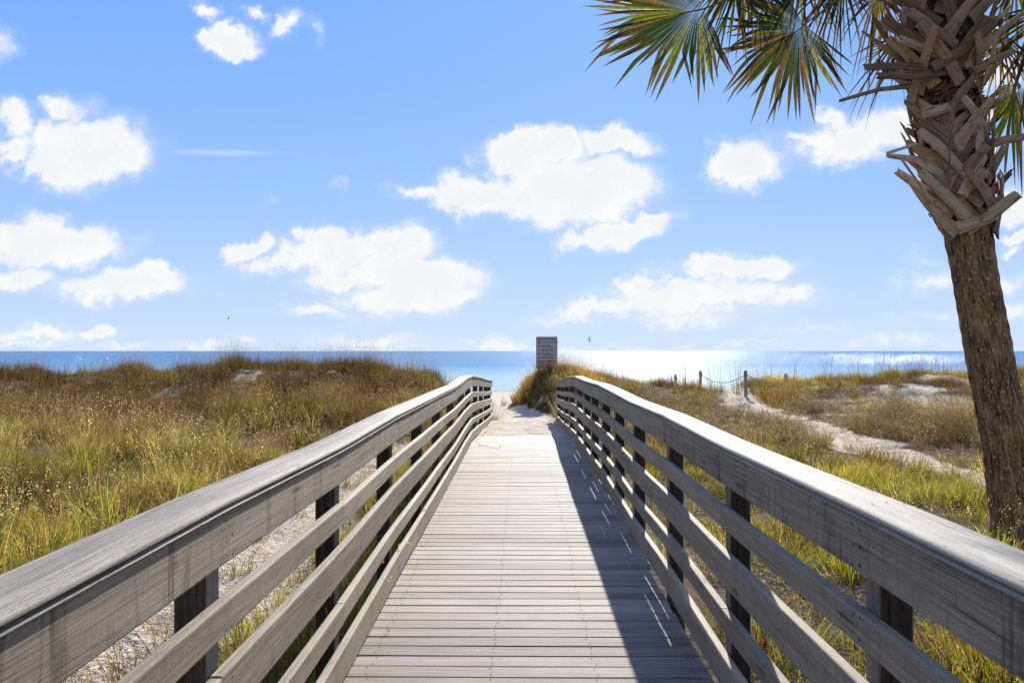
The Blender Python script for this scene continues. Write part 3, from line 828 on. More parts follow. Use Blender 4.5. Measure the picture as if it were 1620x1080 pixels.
def litter_clump(seed):
    """fallen straw and leaf scraps lying on the soil"""
    c = Clump(seed); r = c.r
    for i in range(60):
        p = Vector((r.gauss(0, .17), r.gauss(0, .17), r.uniform(0.0, 0.03)))
        if r.random() < 0.35:
            c.fleck(p, r.uniform(0.008, 0.018), jit(r, r.choice([(0.13, 0.07, 0.04), (0.20, 0.12, 0.07), (0.26, 0.18, 0.12), (0.08, 0.05, 0.03)]), 0.25), flat=True)
        else:
            c.blade(p, r.uniform(0, 6.28), r.uniform(1.25, 1.6), r.uniform(0.08, 0.3), 0.004, 0.1, jit(r, r.choice(STRAW[:2] + BROWN), 0.25), segs=2)
    return c

CLUMPS = {}
def clump_lib():
    lib = bpy.data.collections.new("clump_shapes")   # source shapes, not placed in the scene themselves
    names = []
    def add(kindname, objs):
        CLUMPS[kindname] = []
        for o in objs:
            lib.objects.link(o); names.append(o)
            CLUMPS[kindname].append(o)
    add('green', [green_clump(200 + i).build("shape_%03d" % (100 + i)) for i in range(6)])
    add('brown', [brown_clump(300 + i).build("shape_%03d" % (200 + i)) for i in range(6)])
    add('scrub', [scrub_clump(400 + i).build("shape_%03d" % (300 + i)) for i in range(5)])
    add('oat', [oat_clump(500 + i).build("shape_%03d" % (400 + i)) for i in range(8)])
    add('tall', [tall_clump(700 + i).build("shape_%03d" % (600 + i)) for i in range(5)])
    add('litter', [litter_clump(600 + i).build("shape_%03d" % (500 + i)) for i in range(4)])
    order = sorted(names, key=lambda o: o.name)
    for k in CLUMPS: CLUMPS[k] = [order.index(o) for o in CLUMPS[k]]
    return lib
LIB = clump_lib()

def scatter(name, pts, idx, scl, rot, tint):
    """one object: a cloud of points, each carrying a clump shape"""
    me = bpy.data.meshes.new(name)
    me.vertices.add(len(pts)); me.vertices.foreach_set('co', np.asarray(pts, np.float32).ravel())
    for nm, typ, key, dat in (('idx', 'INT', 'value', idx), ('scl', 'FLOAT_VECTOR', 'vector', scl), ('rot', 'FLOAT_VECTOR', 'vector', rot), ('tint', 'FLOAT_COLOR', 'color', tint)):
        a = me.attributes.new(nm, typ, 'POINT'); a.data.foreach_set(key, np.asarray(dat, np.int32 if typ == 'INT' else np.float32).ravel())
    me.update()
    o = link(bpy.data.objects.new(name, me))
    ng = bpy.data.node_groups.new("scatter_" + name, 'GeometryNodeTree')
    ng.interface.new_socket("Geometry", in_out='INPUT', socket_type='NodeSocketGeometry')
    ng.interface.new_socket("Geometry", in_out='OUTPUT', socket_type='NodeSocketGeometry')
    N = ng.nodes; L = ng.links
    gi = N.new('NodeGroupInput'); go = N.new('NodeGroupOutput')
    ci = N.new('GeometryNodeCollectionInfo'); ci.inputs['Collection'].default_value = LIB
    ci.inputs['Separate Children'].default_value = True; ci.inputs['Reset Children'].default_value = True
    ip = N.new('GeometryNodeInstanceOnPoints'); ip.inputs['Pick Instance'].default_value = True
    def named(nm, typ):
        q = N.new('GeometryNodeInputNamedAttribute'); q.data_type = typ; q.inputs['Name'].default_value = nm
        return [s for s in q.outputs if s.enabled and s.name == 'Attribute'][0]
    L.new(gi.outputs[0], ip.inputs['Points']); L.new(ci.outputs[0], ip.inputs['Instance'])
    L.new(named('idx', 'INT'), ip.inputs['Instance Index'])
    L.new(named('rot', 'FLOAT_VECTOR'), ip.inputs['Rotation'])
    L.new(named('scl', 'FLOAT_VECTOR'), ip.inputs['Scale'])
    L.new(ip.outputs[0], go.inputs[0])
    md = o.modifiers.new("scatter", 'NODES'); md.node_group = ng
    return o

def sample(n, x0, x1, y0, y1):
    return rng.uniform(x0, x1, n), rng.uniform(y0, y1, n)

def plant_grass():
    P = {k: [] for k in ('meadow_grass', 'dry_grass', 'sea_oats', 'dune_scrub', 'leaf_litter')}
    def put(layer, x, y, shape, s0, s1, tint, zoff=0.0, tilt=0.15, hs=1.0):
        n = len(x)
        if n == 0: return
        z = height(x, y) + zoff
        s = rng.uniform(s0, s1, n)
        hv = hs if np.isscalar(hs) else np.asarray(hs)
        scl = np.stack([s, s, s * hv * rng.uniform(0.8, 1.15, n)], -1)
        rot = np.stack([rng.normal(0, tilt, n), rng.normal(0, tilt, n), rng.uniform(0, 6.28, n)], -1)
        ids = rng.choice(CLUMPS[shape], n)
        if len(np.shape(tint)) == 1: tint = np.tile(np.array(tint, float), (n, 1))
        v = rng.lognormal(0, 0.22, (n, 1)) * np.exp(0.9 * fbm(x, y, 1.3, 81, 3))[:, None] * rng.uniform(0.93, 1.07, (n, 3))
        t = np.concatenate([tint * v, np.ones((n, 1))], -1)
        P[layer].append((np.stack([x, y, z], -1), ids, scl, rot, t))
    def fields(n, x0, x1, y0, y1):
        x, y = sample(n, x0, x1, y0, y1)
        s = sand_mask(x, y)
        cl = fbm(x, y, 1.15, 101, 2)
        keep = (rng.random(n) > np.clip(s * 1.3, 0, 0.975)) & (rng.random(n) < np.clip(0.66 + 1.4 * cl, 0.14, 1))
        x, y = x[keep], y[keep]
        off = ~((x > -1.02) & (x < 1.12) & (y < 24.5))
        x, y = x[off], y[off]
        return x, y, fbm(x, y, 3.0, 61), fbm(x, y, 1.0, 65, 3), sand_mask(x, y)
    # ---- left meadow and dune
    for (y0, y1, w0, dn) in ((-2, 6, 7, 26), (6, 13, 12, 22), (13, 21, 18, 17), (21, 29, 23, 15), (29, 39, 29, 15)):
        area = (y1 - y0) * w0; n = int(area * dn)
        x, y, a, b, s = fields(n, -w0, -0.6, y0, y1)
        # how green: the flat is green and straw, the dune face brown, its crest olive
        g = 0.54 + 0.9 * a + 0.6 * b - smoothstep(13.0, 18.5, y - 0.06 * x) * 0.85 + 0.22 * smoothstep(33.2, 35, y)
        g = g + 0.25 * smoothstep(-3.2, -1.2, x) * (1 - smoothstep(12, 17, y))
        green = rng.random(len(x)) < np.clip(g, 0.07, 0.93)
        warm = np.clip(0.5 + 0.9 * b, 0, 1)[:, None]
        gt = np.array([0.72, 0.80, 0.70]) * (1 - warm) + np.array([1.1, 0.98, 0.62]) * warm
        dk = (1 - 0.45 * smoothstep(15, 23, y))[:, None]
        bt = (np.array([0.92, 0.77, 0.72]) * (1 - warm) + np.array([1.05, 0.93, 0.76]) * warm) * dk
        hs = (0.55 + 0.85 * np.clip(fbm(x, y, 1.15, 101, 2) + 0.35, 0, 1)) * (1 + 0.22 * smoothstep(24, 30, y))
        put('meadow_grass', x[green], y[green], 'green', 0.8, 1.35, gt[green] * (1 - 0.35 * smoothstep(20, 28, y[green]))[:, None], hs=hs[green])
        put('dry_grass', x[~green], y[~green], 'brown', 0.85, 1.4, bt[~green], hs=hs[~green])
        tl = (rng.random(len(x)) < 0.16 * (1 - smoothstep(18, 22, y))) & (fbm(x, y, 2.0, 95, 2) > -0.15)
        put('meadow_grass', x[tl], y[tl], 'tall', 0.7, 1.05, np.array([0.95, 0.98, 0.85]))
    # ---- right side
    for (y0, y1, w0, dn) in ((-2, 6, 7, 30), (6, 13, 12, 24), (13, 21, 18, 16), (21, 29, 23, 14), (29, 39, 29, 15)):
        area = (y1 - y0) * w0; n = int(area * dn)
        x, y, a, b, s = fields(n, 0.3, w0, y0, y1)
        px = right_path_x(y)
        scrubzone = np.clip(smoothstep(13, 17, y) * (1 - smoothstep(26, 30, y)) * np.where(x > px, 1.0, 0.75) * (0.75 + 0.8 * a), 0, 0.92)
        u = rng.random(len(x))
        sc = u < scrubzone
        g = 0.86 + 0.5 * a + 0.4 * b - smoothstep(12.5, 17, y) * 0.8 + 0.25 * smoothstep(31, 33, y)
        green = (~sc) & (rng.random(len(x)) < np.clip(g, 0.1, 0.95))
        brown = (~sc) & (~green)
        warm = np.clip(0.5 + 0.9 * b, 0, 1)[:, None]
        gt = np.array([0.95, 1.05, 0.8]) * (1 - warm) + np.array([1.3, 1.15, 0.7]) * warm
        bt = np.array([0.75, 0.63, 0.58]) * (1 - warm) + np.array([1.0, 0.82, 0.62]) * warm
        nearrail = np.where((x < 2.4) & (y < 9), 0.72, 1.0)
        thin = rng.random(len(x)) < np.where((x < 2.0) & (y < 9), 0.8, 1.0)
        hs = (0.55 + 0.75 * np.clip(fbm(x, y, 1.15, 101, 2) + 0.35, 0, 1)) * nearrail * np.where(y < 13, 0.8, 1.0)
        G = green & thin; B = brown & thin
        put('meadow_grass', x[G], y[G], 'green', 0.75, 1.25, gt[G], hs=hs[G])
        put('dry_grass', x[B], y[B], 'brown', 0.75, 1.25, bt[B], hs=hs[B])
        sc &= rng.random(len(x)) < 0.8
        put('dune_scrub', x[sc], y[sc], 'scrub', 0.8, 1.5, np.array([0.72, 0.66, 0.66]))
    # ---- the mound by the sign is overgrown down to the path
    x, y = sample(620, -1.0, 2.6, 28.2, 34.5); z = height(x, y); up = z > beach(y) + 0.22
    x, y = x[up], y[up]; k = rng.random(len(x)) < 0.45
    put('meadow_grass', x[k], y[k], 'green', 0.7, 1.15, np.array([1.25, 1.1, 0.8])); put('dry_grass', x[~k], y[~k], 'brown', 0.7, 1.2, np.array([1.6, 1.35, 1.0]))
    x, y = sample(70, 0.2, 1.8, 30.0, 30.9); put('dry_grass', x, y, 'brown', 1.0, 1.5, np.array([1.1, 1.0, 0.85]))
    # ---- scattered tufts on the sand itself
    x, y = sample(560, -16, -5, 27, 35); put('dry_grass', x, y, 'brown', 0.5, 1.15, np.array([0.6, 0.52, 0.46]))
    x, y = sample(260, 7.8, 18, 20, 33); put('dry_grass', x, y, 'brown', 0.4, 0.9, np.array([0.95, 0.9, 0.8]))
    x, y = sample(1500, -3.2, -1.0, 0, 17); q = (np.abs(x + 2.25) > 0.42) | (rng.random(len(x)) < 0.10); x, y = x[q], y[q]
    k = rng.random(len(x)) < 0.5; put('meadow_grass', x[k], y[k], 'green', 0.35, 0.8, np.array([1.1, 1.05, 0.8]))
    x, y = sample(700, 7.5, 18, 13, 31); put('dune_scrub', x, y, 'scrub', 0.5, 1.0, np.array([1.05, 1.0, 0.95]))
    x, y = sample(260, 2.6, 6.2, 16, 25); put('dune_scrub', x, y, 'scrub', 0.6, 1.1, np.array([1.05, 1.0, 0.95]))
    # ---- litter by the walk
    x, y = sample(520, -2.9, -0.85, -1, 15); put('leaf_litter', x, y, 'litter', 0.6, 1.2, np.array([0.8, 0.75, 0.7]), zoff=0.01, tilt=0.05)
    x, y = sample(800, 1.0, 3.4, -1, 12); put('leaf_litter', x, y, 'litter', 0.7, 1.3, np.array([0.55, 0.5, 0.45]), zoff=0.01, tilt=0.05)
    x, y = sample(160, 3.6, 6.5, 5, 11); put('leaf_litter', x, y, 'litter', 0.7, 1.3, np.array([1.0, 0.95, 0.9]), zoff=0.02, tilt=0.05)
    # ---- sea oats along the crests
    x, y = sample(230, -24, -2.2, 33.2, 37.0); put('sea_oats', x, y, 'oat', 0.45, 0.85, np.array([0.8, 0.8, 0.8]), tilt=0.06)
    x = rng.normal(-11.2, 1.0, 26); y = rng.uniform(33.8, 36, 26); put('sea_oats', x, y, 'oat', 0.6, 0.98, np.array([0.85, 0.8, 0.75]), tilt=0.06)
    x = rng.normal(-4.2, 1.2, 30); y = rng.uniform(33.6, 37, 30); put('sea_oats', x, y, 'oat', 0.6, 0.98, np.array([0.75, 0.75, 0.75]), tilt=0.06)
    x, y = sample(110, 0.4, 17, 31.6, 36.0); put('sea_oats', x, y, 'oat', 0.5, 1.05, np.array([0.85, 0.85, 0.85]), tilt=0.06)
    x, y = sample(30, 5.8, 10.5, 32.5, 36.0); put('sea_oats', x, y, 'oat', 0.6, 1.1, np.array([0.85, 0.85, 0.85]), tilt=0.06)
    for k, parts in P.items():
        cat = [np.concatenate([p[i] for p in parts]) for i in range(5)]
        kind(scatter(k, *cat), 'stuff')
plant_grass()

# ------------------------------------------------------------------ single plants that stand out
def sprig(name, loc, seed, n, hmax, width, cols, label, cat, group=None, spread=0.6):
    c = Clump(seed); r = c.r
    for i in range(n):
        a = r.uniform(0, 6.28); rad = 0.03 * r.random() * n / 12
        c.blade((rad * math.cos(a), rad * math.sin(a), -0.03), a + r.uniform(-.4, .4), r.uniform(0.1, spread), hmax * r.uniform(0.5, 1.0), width * r.uniform(0.7, 1.2), r.uniform(0.2, 1.2), jit(r, r.choice(cols), 0.2), segs=5)
    o = c.build(name, M_SPRIG, linked=True)
    o.location = (loc[0], loc[1], float(height(np.array(loc[0]), np.array(loc[1]))))
    return thing(o, label, cat, group)
LIME = [(0.30, 0.36, 0.03), (0.38, 0.40, 0.04), (0.22, 0.30, 0.03)]
for (x, y, h, nn, lab) in [(2.60, 5.50, 0.30, 12, "bright lime grass sprig in leaf litter under the right fascia board, middle of three"), (2.68, 5.05, 0.28, 10, "bright lime grass sprig in leaf litter, nearest of the three by the right railing"), (2.62, 6.15, 0.26, 9, "small lime grass sprig in leaf litter, farthest of the three beyond the nearest right post")]:
    sprig("grass_sprig", (x, y), int(700 + y * 10), nn, h, 0.022, LIME, lab, "grass sprig", "lime grass sprigs beyond the right railing", 0.8)
sprig("broadleaf_plant", (4.16, 7.75), 720, 22, 0.42, 0.022, LIME, "bright yellow-green strappy plant at the foot of the palm trunk", "plant", None, 0.9)
sprig("grass_tuft", (-0.70, 23.35), 730, 46, 0.42, 0.016, GREEN, "low green grass tuft at the far end of the left railing", "grass tuft", None, 0.8)
sprig("grass_clump", (1.12, 23.6), 740, 70, 0.95, 0.016, GREEN + STRAW, "tall green and straw grass clump at the far end of the right railing", "grass clump", None, 0.5)

# ------------------------------------------------------------------ palm
def bark_mat():
    m, nt = new_mat("palm_bark")
    p = nt.attr('wc').outputs['Vector']      # (around, up, 0) in metres
    a, _ = nt.noise(nt.mul3(p, (38.0, 5.0, 1.0)), 1.0, 5.0, 0.65)
    b, _ = nt.noise(nt.mul3(p, (95.0, 16.0, 1.0)), 1.0, 4.0, 0.65)
    g, _ = nt.noise(nt.mul3(p, (6.0, 3.0, 1.0)), 1.0, 3.0, 0.6)
    fk, _ = nt.noise(nt.mul3(p, (55.0, 22.0, 1.0)), 1.0, 1.0, 0.4)
    v = nt.math('ADD', nt.math('MULTIPLY', a, 0.5), nt.math('MULTIPLY', b, 0.3))
    v = nt.math('ADD', v, nt.math('MULTIPLY', g, 0.25))
    c = nt.ramp(v, [(0.44, (0.04, 0.02, 0.008)), (0.53, (0.24, 0.135, 0.055)), (0.63, (0.47, 0.28, 0.12))])
    c = nt.mix(nt.smooth(fk, 0.64, 0.70, 0, 0.75), c, (0.68, 0.54, 0.38))
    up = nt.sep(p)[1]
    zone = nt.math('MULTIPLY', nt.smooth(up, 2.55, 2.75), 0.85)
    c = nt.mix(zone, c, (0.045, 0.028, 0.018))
    h = nt.math('ADD', nt.math('MULTIPLY', a, 1.0), nt.math('MULTIPLY', b, 0.5))
    out_principled(nt, c, 0.85, 0.2, nt.bump(h, 1.0, 0.025))
    return m
def boot_mat():
    m, nt = new_mat("dead_leaf_base")
    p = nt.attr('wc').outputs['Vector']
    rnd = nt.n('ShaderNodeObjectInfo').outputs['Random']
    p = nt.vmath('ADD', p, nt.comb(nt.math('MULTIPLY', rnd, 47.0), nt.math('MULTIPLY', rnd, 23.0), 0.0))
    a, _ = nt.noise(nt.mul3(p, (7.0, 90.0, 30.0)), 1.0, 4.0, 0.65)
    s, _ = nt.noise(nt.mul3(p, (9.0, 26.0, 9.0)), 1.0, 5.0, 0.65, 0.6)
    v = nt.math('ADD', nt.math('MULTIPLY', a, 0.5), nt.math('ADD', 0.15, nt.math('MULTIPLY', rnd, 0.28)))
    c = nt.ramp(v, [(0.38, (0.10, 0.058, 0.027)), (0.52, (0.31, 0.205, 0.11)), (0.68, (0.54, 0.39, 0.235))])
    c = nt.mix(nt.smooth(s, 0.54, 0.62, 0, 0.65), c, (0.09, 0.055, 0.03))
    t = nt.attr('warm').outputs['Fac']
    c = nt.mix(nt.math('MULTIPLY', t, 0.55), c, (0.24, 0.125, 0.06))
    out_principled(nt, c, 0.75, 0.25, nt.bump(nt.math('ADD', a, nt.math('MULTIPLY', s, 0.6)), 0.7, 0.006))
    return m
M_BARK = bark_mat(); M_BOOT = boot_mat()
M_FIBRE = plain("palm_fibre", (0.17, 0.085, 0.042), 0.9, 0.1, var=0.6, scale=60.0, bump=0.8)
M_CORE = plain("palm_heart_shadowed_fibre", (0.09, 0.06, 0.04), 0.9, 0.1, var=0.5, scale=40.0, bump=0.6)

PALM_Y = 8.0
AXIS = [(-0.50, 4.555), (-0.20, 4.535), (0.46, 4.42), (1.00, 4.32), (1.55, 4.225), (2.10, 4.135), (2.45, 4.075), (2.75, 4.035), (3.20, 3.955), (3.71, 3.875), (4.20, 3.835), (4.66, 3.815), (5.3, 3.80)]
AZ = np.array([a[0] for a in AXIS]); AX = np.array([a[1] for a in AXIS])
RZ_ = [-0.5, -0.25, 0.0, 0.5, 1.5, 2.3, 2.55, 2.8, 3.3, 3.62, 3.80, 4.1, 4.6, 5.3]
RR_ = [0.30, 0.265, 0.225, 0.207, 0.198, 0.190, 0.198, 0.23, 0.235, 0.235, 0.235, 0.26, 0.29, 0.22]
def axis_x(z): return float(np.interp(z, AZ, AX))
def trunk_r(z): return float(np.interp(z, RZ_, RR_))
PALM_BASE = Vector((4.54, PALM_Y, -0.36))

def build_palm():
    root = empty("palm_tree", PALM_BASE)
    thing(root, "cabbage palm with criss-cross old leaf bases, leaning over the grass right of the boardwalk", "palm tree")
    def own(o):
        o.parent = root; o.matrix_parent_inverse = Matrix.Translation(-PALM_BASE); return o
    rr = random.Random(31)
    # trunk: a fissured, slightly irregular tapering cylinder
    na, nz = 120, 190
    zs = np.linspace(-0.55, 5.25, nz); V, W, Fc = [], [], []
    for iz, z in enumerate(zs):
        ax = axis_x(z); r0 = trunk_r(z)
        for ia in range(na):
            t = 2 * math.pi * ia / na
            n = mnoise.noise(Vector((math.cos(t) * 7.0, math.sin(t) * 7.0, z * 1.1))) * 0.012 + mnoise.noise(Vector((math.cos(t) * 17.0, math.sin(t) * 17.0, z * 3.0))) * 0.007
            n += mnoise.noise(Vector((math.cos(t) * 1.2, math.sin(t) * 1.2, z * 1.7))) * 0.008 + 0.003 * math.sin(z * 42 + 2 * mnoise.noise(Vector((t, z, 0))))
            r = r0 + n
            V.append((ax + r * math.cos(t), PALM_Y + r * math.sin(t), z)); W.append((t * 0.22, z, 0))
    for iz in range(nz - 1):
        for ia in range(na):
            Fc.append((iz * na + ia, iz * na + (ia + 1) % na, (iz + 1) * na + (ia + 1) % na, (iz + 1) * na + ia))
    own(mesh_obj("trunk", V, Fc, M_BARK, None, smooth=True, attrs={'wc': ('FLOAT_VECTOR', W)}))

    # ---- old leaf bases: flattened straps crossing one another, ends sawn or torn
    def strap(name, pts, normals, w0, w1, th, warm=0.0, split=0.0):
        """pts centre line, normals = away from the trunk; widths w0 -> w1"""
        n = len(pts); V, W, Fc, WM = [], [], [], []
        prof = [(-.5, -.25), (-.36, -.5), (0, -.38), (.36, -.5), (.5, -.25), (.46, .2), (.2, .5), (-.2, .5), (-.46, .2)]
        s = 0
        for i in range(n):
            t = i / (n - 1)
            tan = (pts[min(i + 1, n - 1)] - pts[max(i - 1, 0)]).normalized()
            nn = (normals[i] - tan * normals[i].dot(tan)).normalized()
            side = tan.cross(nn)
            if i: s += (pts[i] - pts[i - 1]).length
            w = w0 + (w1 - w0) * t; h = th * (1 - 0.35 * t)
            for j, (a, b) in enumerate(prof):
                e = 0.0
                if i == n - 1: e = rr.uniform(-0.03, 0.025)
                V.append(pts[i] + side * (a * w * rr.uniform(0.95, 1.05)) + nn * (b * h) + tan * e); W.append((s, a * w, b * h)); WM.append(warm * (1 - t * 0.6))
        k = len(prof)
        for i in range(n - 1):
            for j in range(k): Fc.append((i * k + j, i * k + (j + 1) % k, (i + 1) * k + (j + 1) % k, (i + 1) * k + j))
        Fc.append(tuple(range(k))[::-1]); Fc.append(tuple((n - 1) * k + j for j in range(k)))
        o = mesh_obj(name, V, Fc, M_BOOT, None, attrs={'wc': ('FLOAT_VECTOR', W), 'warm': ('FLOAT', WM)})
        return own(o)
    def boot(phi, z0, lean, L, flare, w0=0.10, w1=0.055, th=0.03, warm=0.0, lift=0.0, curve=1.6):
        """starts on the trunk at bearing phi, height z0; runs up leaning sideways by `lean` radians and peels off by `flare`"""
        P, N = [], []
        n = 8
        for i in range(n):
            t = i / (n - 1)
            z = z0 + L * math.cos(lean) * t * (1 - 0.10 * t * flare)
            r = trunk_r(z) + 0.012 + lift + flare * L * t ** curve
            ph = phi + L * math.sin(lean) * t / max(0.2, trunk_r(z0) + 0.5 * flare * L * t)
            nv = Vector((math.cos(ph), math.sin(ph), 0))
            P.append(Vector((axis_x(z), PALM_Y, z)) + nv * r)
            N.append((nv + Vector((0, 0, -0.35 * flare * t))).normalized())
        strap("leaf_base", P, N, w0, w1, th, warm)
    toward = -math.pi / 2
    # lower skirt of weathered bases
    k = 0
    for row, z0 in enumerate([2.54, 2.68, 2.82, 2.96, 3.10, 3.23, 3.35]):
        n = 8 if row else 7
        for i in range(n):
            phi = toward + 2 * math.pi * (i + 0.5 * (row % 2)) / n + rr.uniform(-0.18, 0.18)
            lean = (1 if (i + row) % 2 else -1) * rr.uniform(0.45, 0.85)
            boot(phi, z0 + rr.uniform(-0.06, 0.06), lean, rr.uniform(0.46, 0.68), rr.uniform(0.05, 0.32) + (0.1 if row in (1, 2, 4) else 0), rr.uniform(0.12, 0.16), rr.uniform(0.05, 0.085), rr.uniform(0.018, 0.028), lift=rr.uniform(0, 0.03))
    # upper mass, flaring out below the crown
    for row, z0 in enumerate([3.80, 3.92, 4.06, 4.20, 4.34, 4.48, 4.62, 4.76]):
        n = 9
        for i in range(n):
            phi = toward + 2 * math.pi * (i + 0.5 * (row % 2)) / n + rr.uniform(-0.2, 0.2)
            lean = (1 if (i + row) % 2 else -1) * rr.uniform(0.35, 0.8)
            boot(phi, z0 + rr.uniform(-0.05, 0.05), lean, rr.uniform(0.40, 0.62), rr.uniform(0.25, 0.75), rr.uniform(0.11, 0.15), rr.uniform(0.055, 0.085), rr.uniform(0.02, 0.03), warm=rr.uniform(0.2, 0.7), lift=rr.uniform(0.0, 0.03), curve=1.3)
    def px_strap(name, path, w0, w1, th, warm=0.0, nrm=(0, -1, 0.1)):
        P = [at(*p) for p in path]
        Q = []
        for i in range(len(P) - 1):
            for q in range(3): Q.append(P[i].lerp(P[i + 1], q / 3))
        Q.append(P[-1])
        strap(name, Q, [Vector(nrm)] * len(Q), w0, w1, th, warm)
    # the ones that stick out of the silhouette
    px_strap("leaf_base", [(1512, 362, 7.80), (1560, 345, 7.72), (1607, 308, 7.62)], 0.13, 0.09, 0.04)
    px_strap("leaf_base", [(1530, 345, 7.78), (1490, 305, 7.72), (1456, 274, 7.66)], 0.12, 0.085, 0.035)
    px_strap("leaf_base", [(1500, 330, 7.80), (1452, 295, 7.75), (1416, 270, 7.75)], 0.12, 0.06, 0.035)
    px_strap("leaf_base", [(1500, 285, 7.8), (1450, 253, 7.75), (1402, 246, 7.72)], 0.09, 0.04, 0.03)
    px_strap("leaf_base", [(1545, 235, 7.8), (1590, 222, 7.72), (1640, 214, 7.6)], 0.09, 0.06, 0.035)
    px_strap("leaf_base", [(1552, 300, 7.85), (1572, 262, 7.78), (1588, 232, 7.72)], 0.09, 0.06, 0.03)
    px_strap("leaf_base", [(1455, 205, 7.8), (1498, 245, 7.72), (1530, 282, 7.72)], 0.10, 0.075, 0.035)
    px_strap("leaf_base", [(1520, 310, 7.72), (1552, 250, 7.70), (1543, 190, 7.74)], 0.10, 0.085, 0.04)
    px_strap("leaf_base", [(1458, 180, 7.76), (1495, 172, 7.72), (1530, 165, 7.74)], 0.11, 0.08, 0.04)
    px_strap("leaf_base", [(1500, 112, 7.72), (1455, 120, 7.7), (1388, 120, 7.68)], 0.085, 0.06, 0.03, 0.4)
    px_strap("leaf_base", [(1470, 108, 7.74), (1420, 104, 7.7), (1368, 107, 7.66)], 0.085, 0.06, 0.03, 0.2)
    px_strap("leaf_base", [(1475, 108, 7.66), (1520, 80, 7.62), (1572, 38, 7.56)], 0.10, 0.075, 0.035, 0.3)
    px_strap("leaf_base", [(1512, 72, 7.66), (1478, 45, 7.62), (1440, 22, 7.6)], 0.09, 0.07, 0.035, 0.5)
    px_strap("leaf_base", [(1490, 90, 7.68), (1450, 72, 7.64), (1425, 62, 7.62)], 0.09, 0.07, 0.03, 0.2)
    px_strap("leaf_base", [(1540, 112, 7.72), (1570, 95, 7.66), (1602, 82, 7.6)], 0.08, 0.055, 0.03, 0.2)
    px_strap("leaf_base", [(1538, 120, 7.76), (1534, 95, 7.7), (1540, 60, 7.64)], 0.06, 0.04, 0.025, 0.3)
    # snapped petiole pointing left, thin dry stalks leaning on the boots
    px_strap("dead_petiole", [(1440, 136, 7.8), (1390, 142, 7.7), (1330, 159, 7.6)], 0.05, 0.028, 0.022)
    px_strap("dead_petiole", [(1425, 252, 7.62), (1455, 295, 7.6), (1478, 352, 7.7), (1490, 372, 7.76)], 0.022, 0.016, 0.012)
    px_strap("dead_petiole", [(1513, 160, 7.56), (1502, 220, 7.54), (1499, 300, 7.58)], 0.018, 0.016, 0.012)
    px_strap("dead_petiole", [(1402, 243, 7.70), (1450, 228, 7.72)], 0.03, 0.02, 0.012)
    px_strap("dead_petiole", [(1570, 225, 7.66), (1562, 285, 7.7), (1558, 330, 7.76)], 0.02, 0.016, 0.012)
    # brown fibre collar between the two masses
    V, Fc = [], []
    def ring(z0, z1, rad, n_):
        for q in range(n_):
            phi = rr.uniform(0, 6.28); z = rr.uniform(z0, z1); L = rr.uniform(0.05, 0.16); w = rr.uniform(0.012, 0.035)
            nv = Vector((math.cos(phi), math.sin(phi), 0)); tv = Vector((-nv.y, nv.x, 0)); up = Vector((0, 0, 1))
            d = (tv * rr.uniform(-1, 1) + up * rr.uniform(-0.5, 0.4) + nv * rr.uniform(0, 0.55)).normalized()
            e = d.cross(nv).normalized()
            c = Vector((axis_x(z), PALM_Y, z)) + nv * (rad + rr.uniform(-0.005, 0.02))
            b = len(V)
            pt = c + d * L * 0.5 + nv * 0.012
            V.extend([c - d * L * .5 - e * w * .5, c - d * L * .5 + e * w * .5, pt + e * w * .4, pt - e * w * .4, c - d * L * .5 - nv * .012, pt - nv * .014])
            Fc.extend([(b, b + 1, b + 2, b + 3), (b, b + 3, b + 5, b + 4), (b + 1, b + 4, b + 5, b + 2)])
    ring(3.60, 3.84, 0.245, 230); ring(2.7, 3.5, 0.24, 160); ring(3.85, 4.9, 0.28, 220)
    kind(own(mesh_obj("fibre_mat", V, Fc, M_FIBRE)), 'stuff')

    # ---- fan leaves
    def fan_segments(hub, axis, normal, Rad, spread, nseg, dry, seed, droop=0.35, costa=0.25, fused=0.45):
        """pleated fan: every segment is returned as (verts, faces, colours)"""
        r = random.Random(seed)
        a = axis.normalized(); n = (normal - a * normal.dot(a)).normalized(); s = a.cross(n)
        out = []
        for i in range(nseg):
            f = (i + 0.5) / nseg * 2 - 1
            th = f * spread
            d = (a * math.cos(th) + s * math.sin(th)).normalized()
            L = Rad * (1.0 - 0.36 * abs(f) ** 2) * r.uniform(0.80, 1.07)
            start = hub + a * (costa * Rad * (1 - abs(f)) * 0.55)
            dth = spread * 2 / nseg
            V, Fc, Cc = [], [], []
            m = 9
            brown = r.random() < dry
            base = jit(r, r.choice([(0.022, 0.04, 0.012), (0.032, 0.052, 0.012), (0.05, 0.068, 0.012), (0.045, 0.06, 0.01), (0.16, 0.16, 0.012)]), 0.25) if not brown else jit(r, (0.12, 0.072, 0.036), 0.35)
            tip = jit(r, r.choice([(0.075, 0.042, 0.022), (0.10, 0.06, 0.03), (0.12, 0.085, 0.02)]), 0.25)
            tipstart = r.uniform(0.42, 0.9) - dry * 0.25
            dl = droop * r.uniform(0.3, 2.4); bendang = r.gauss(0, 0.13); kink = r.uniform(0.55, 0.95) if r.random() < 0.38 else 2
            sidev = n.cross(d).normalized()
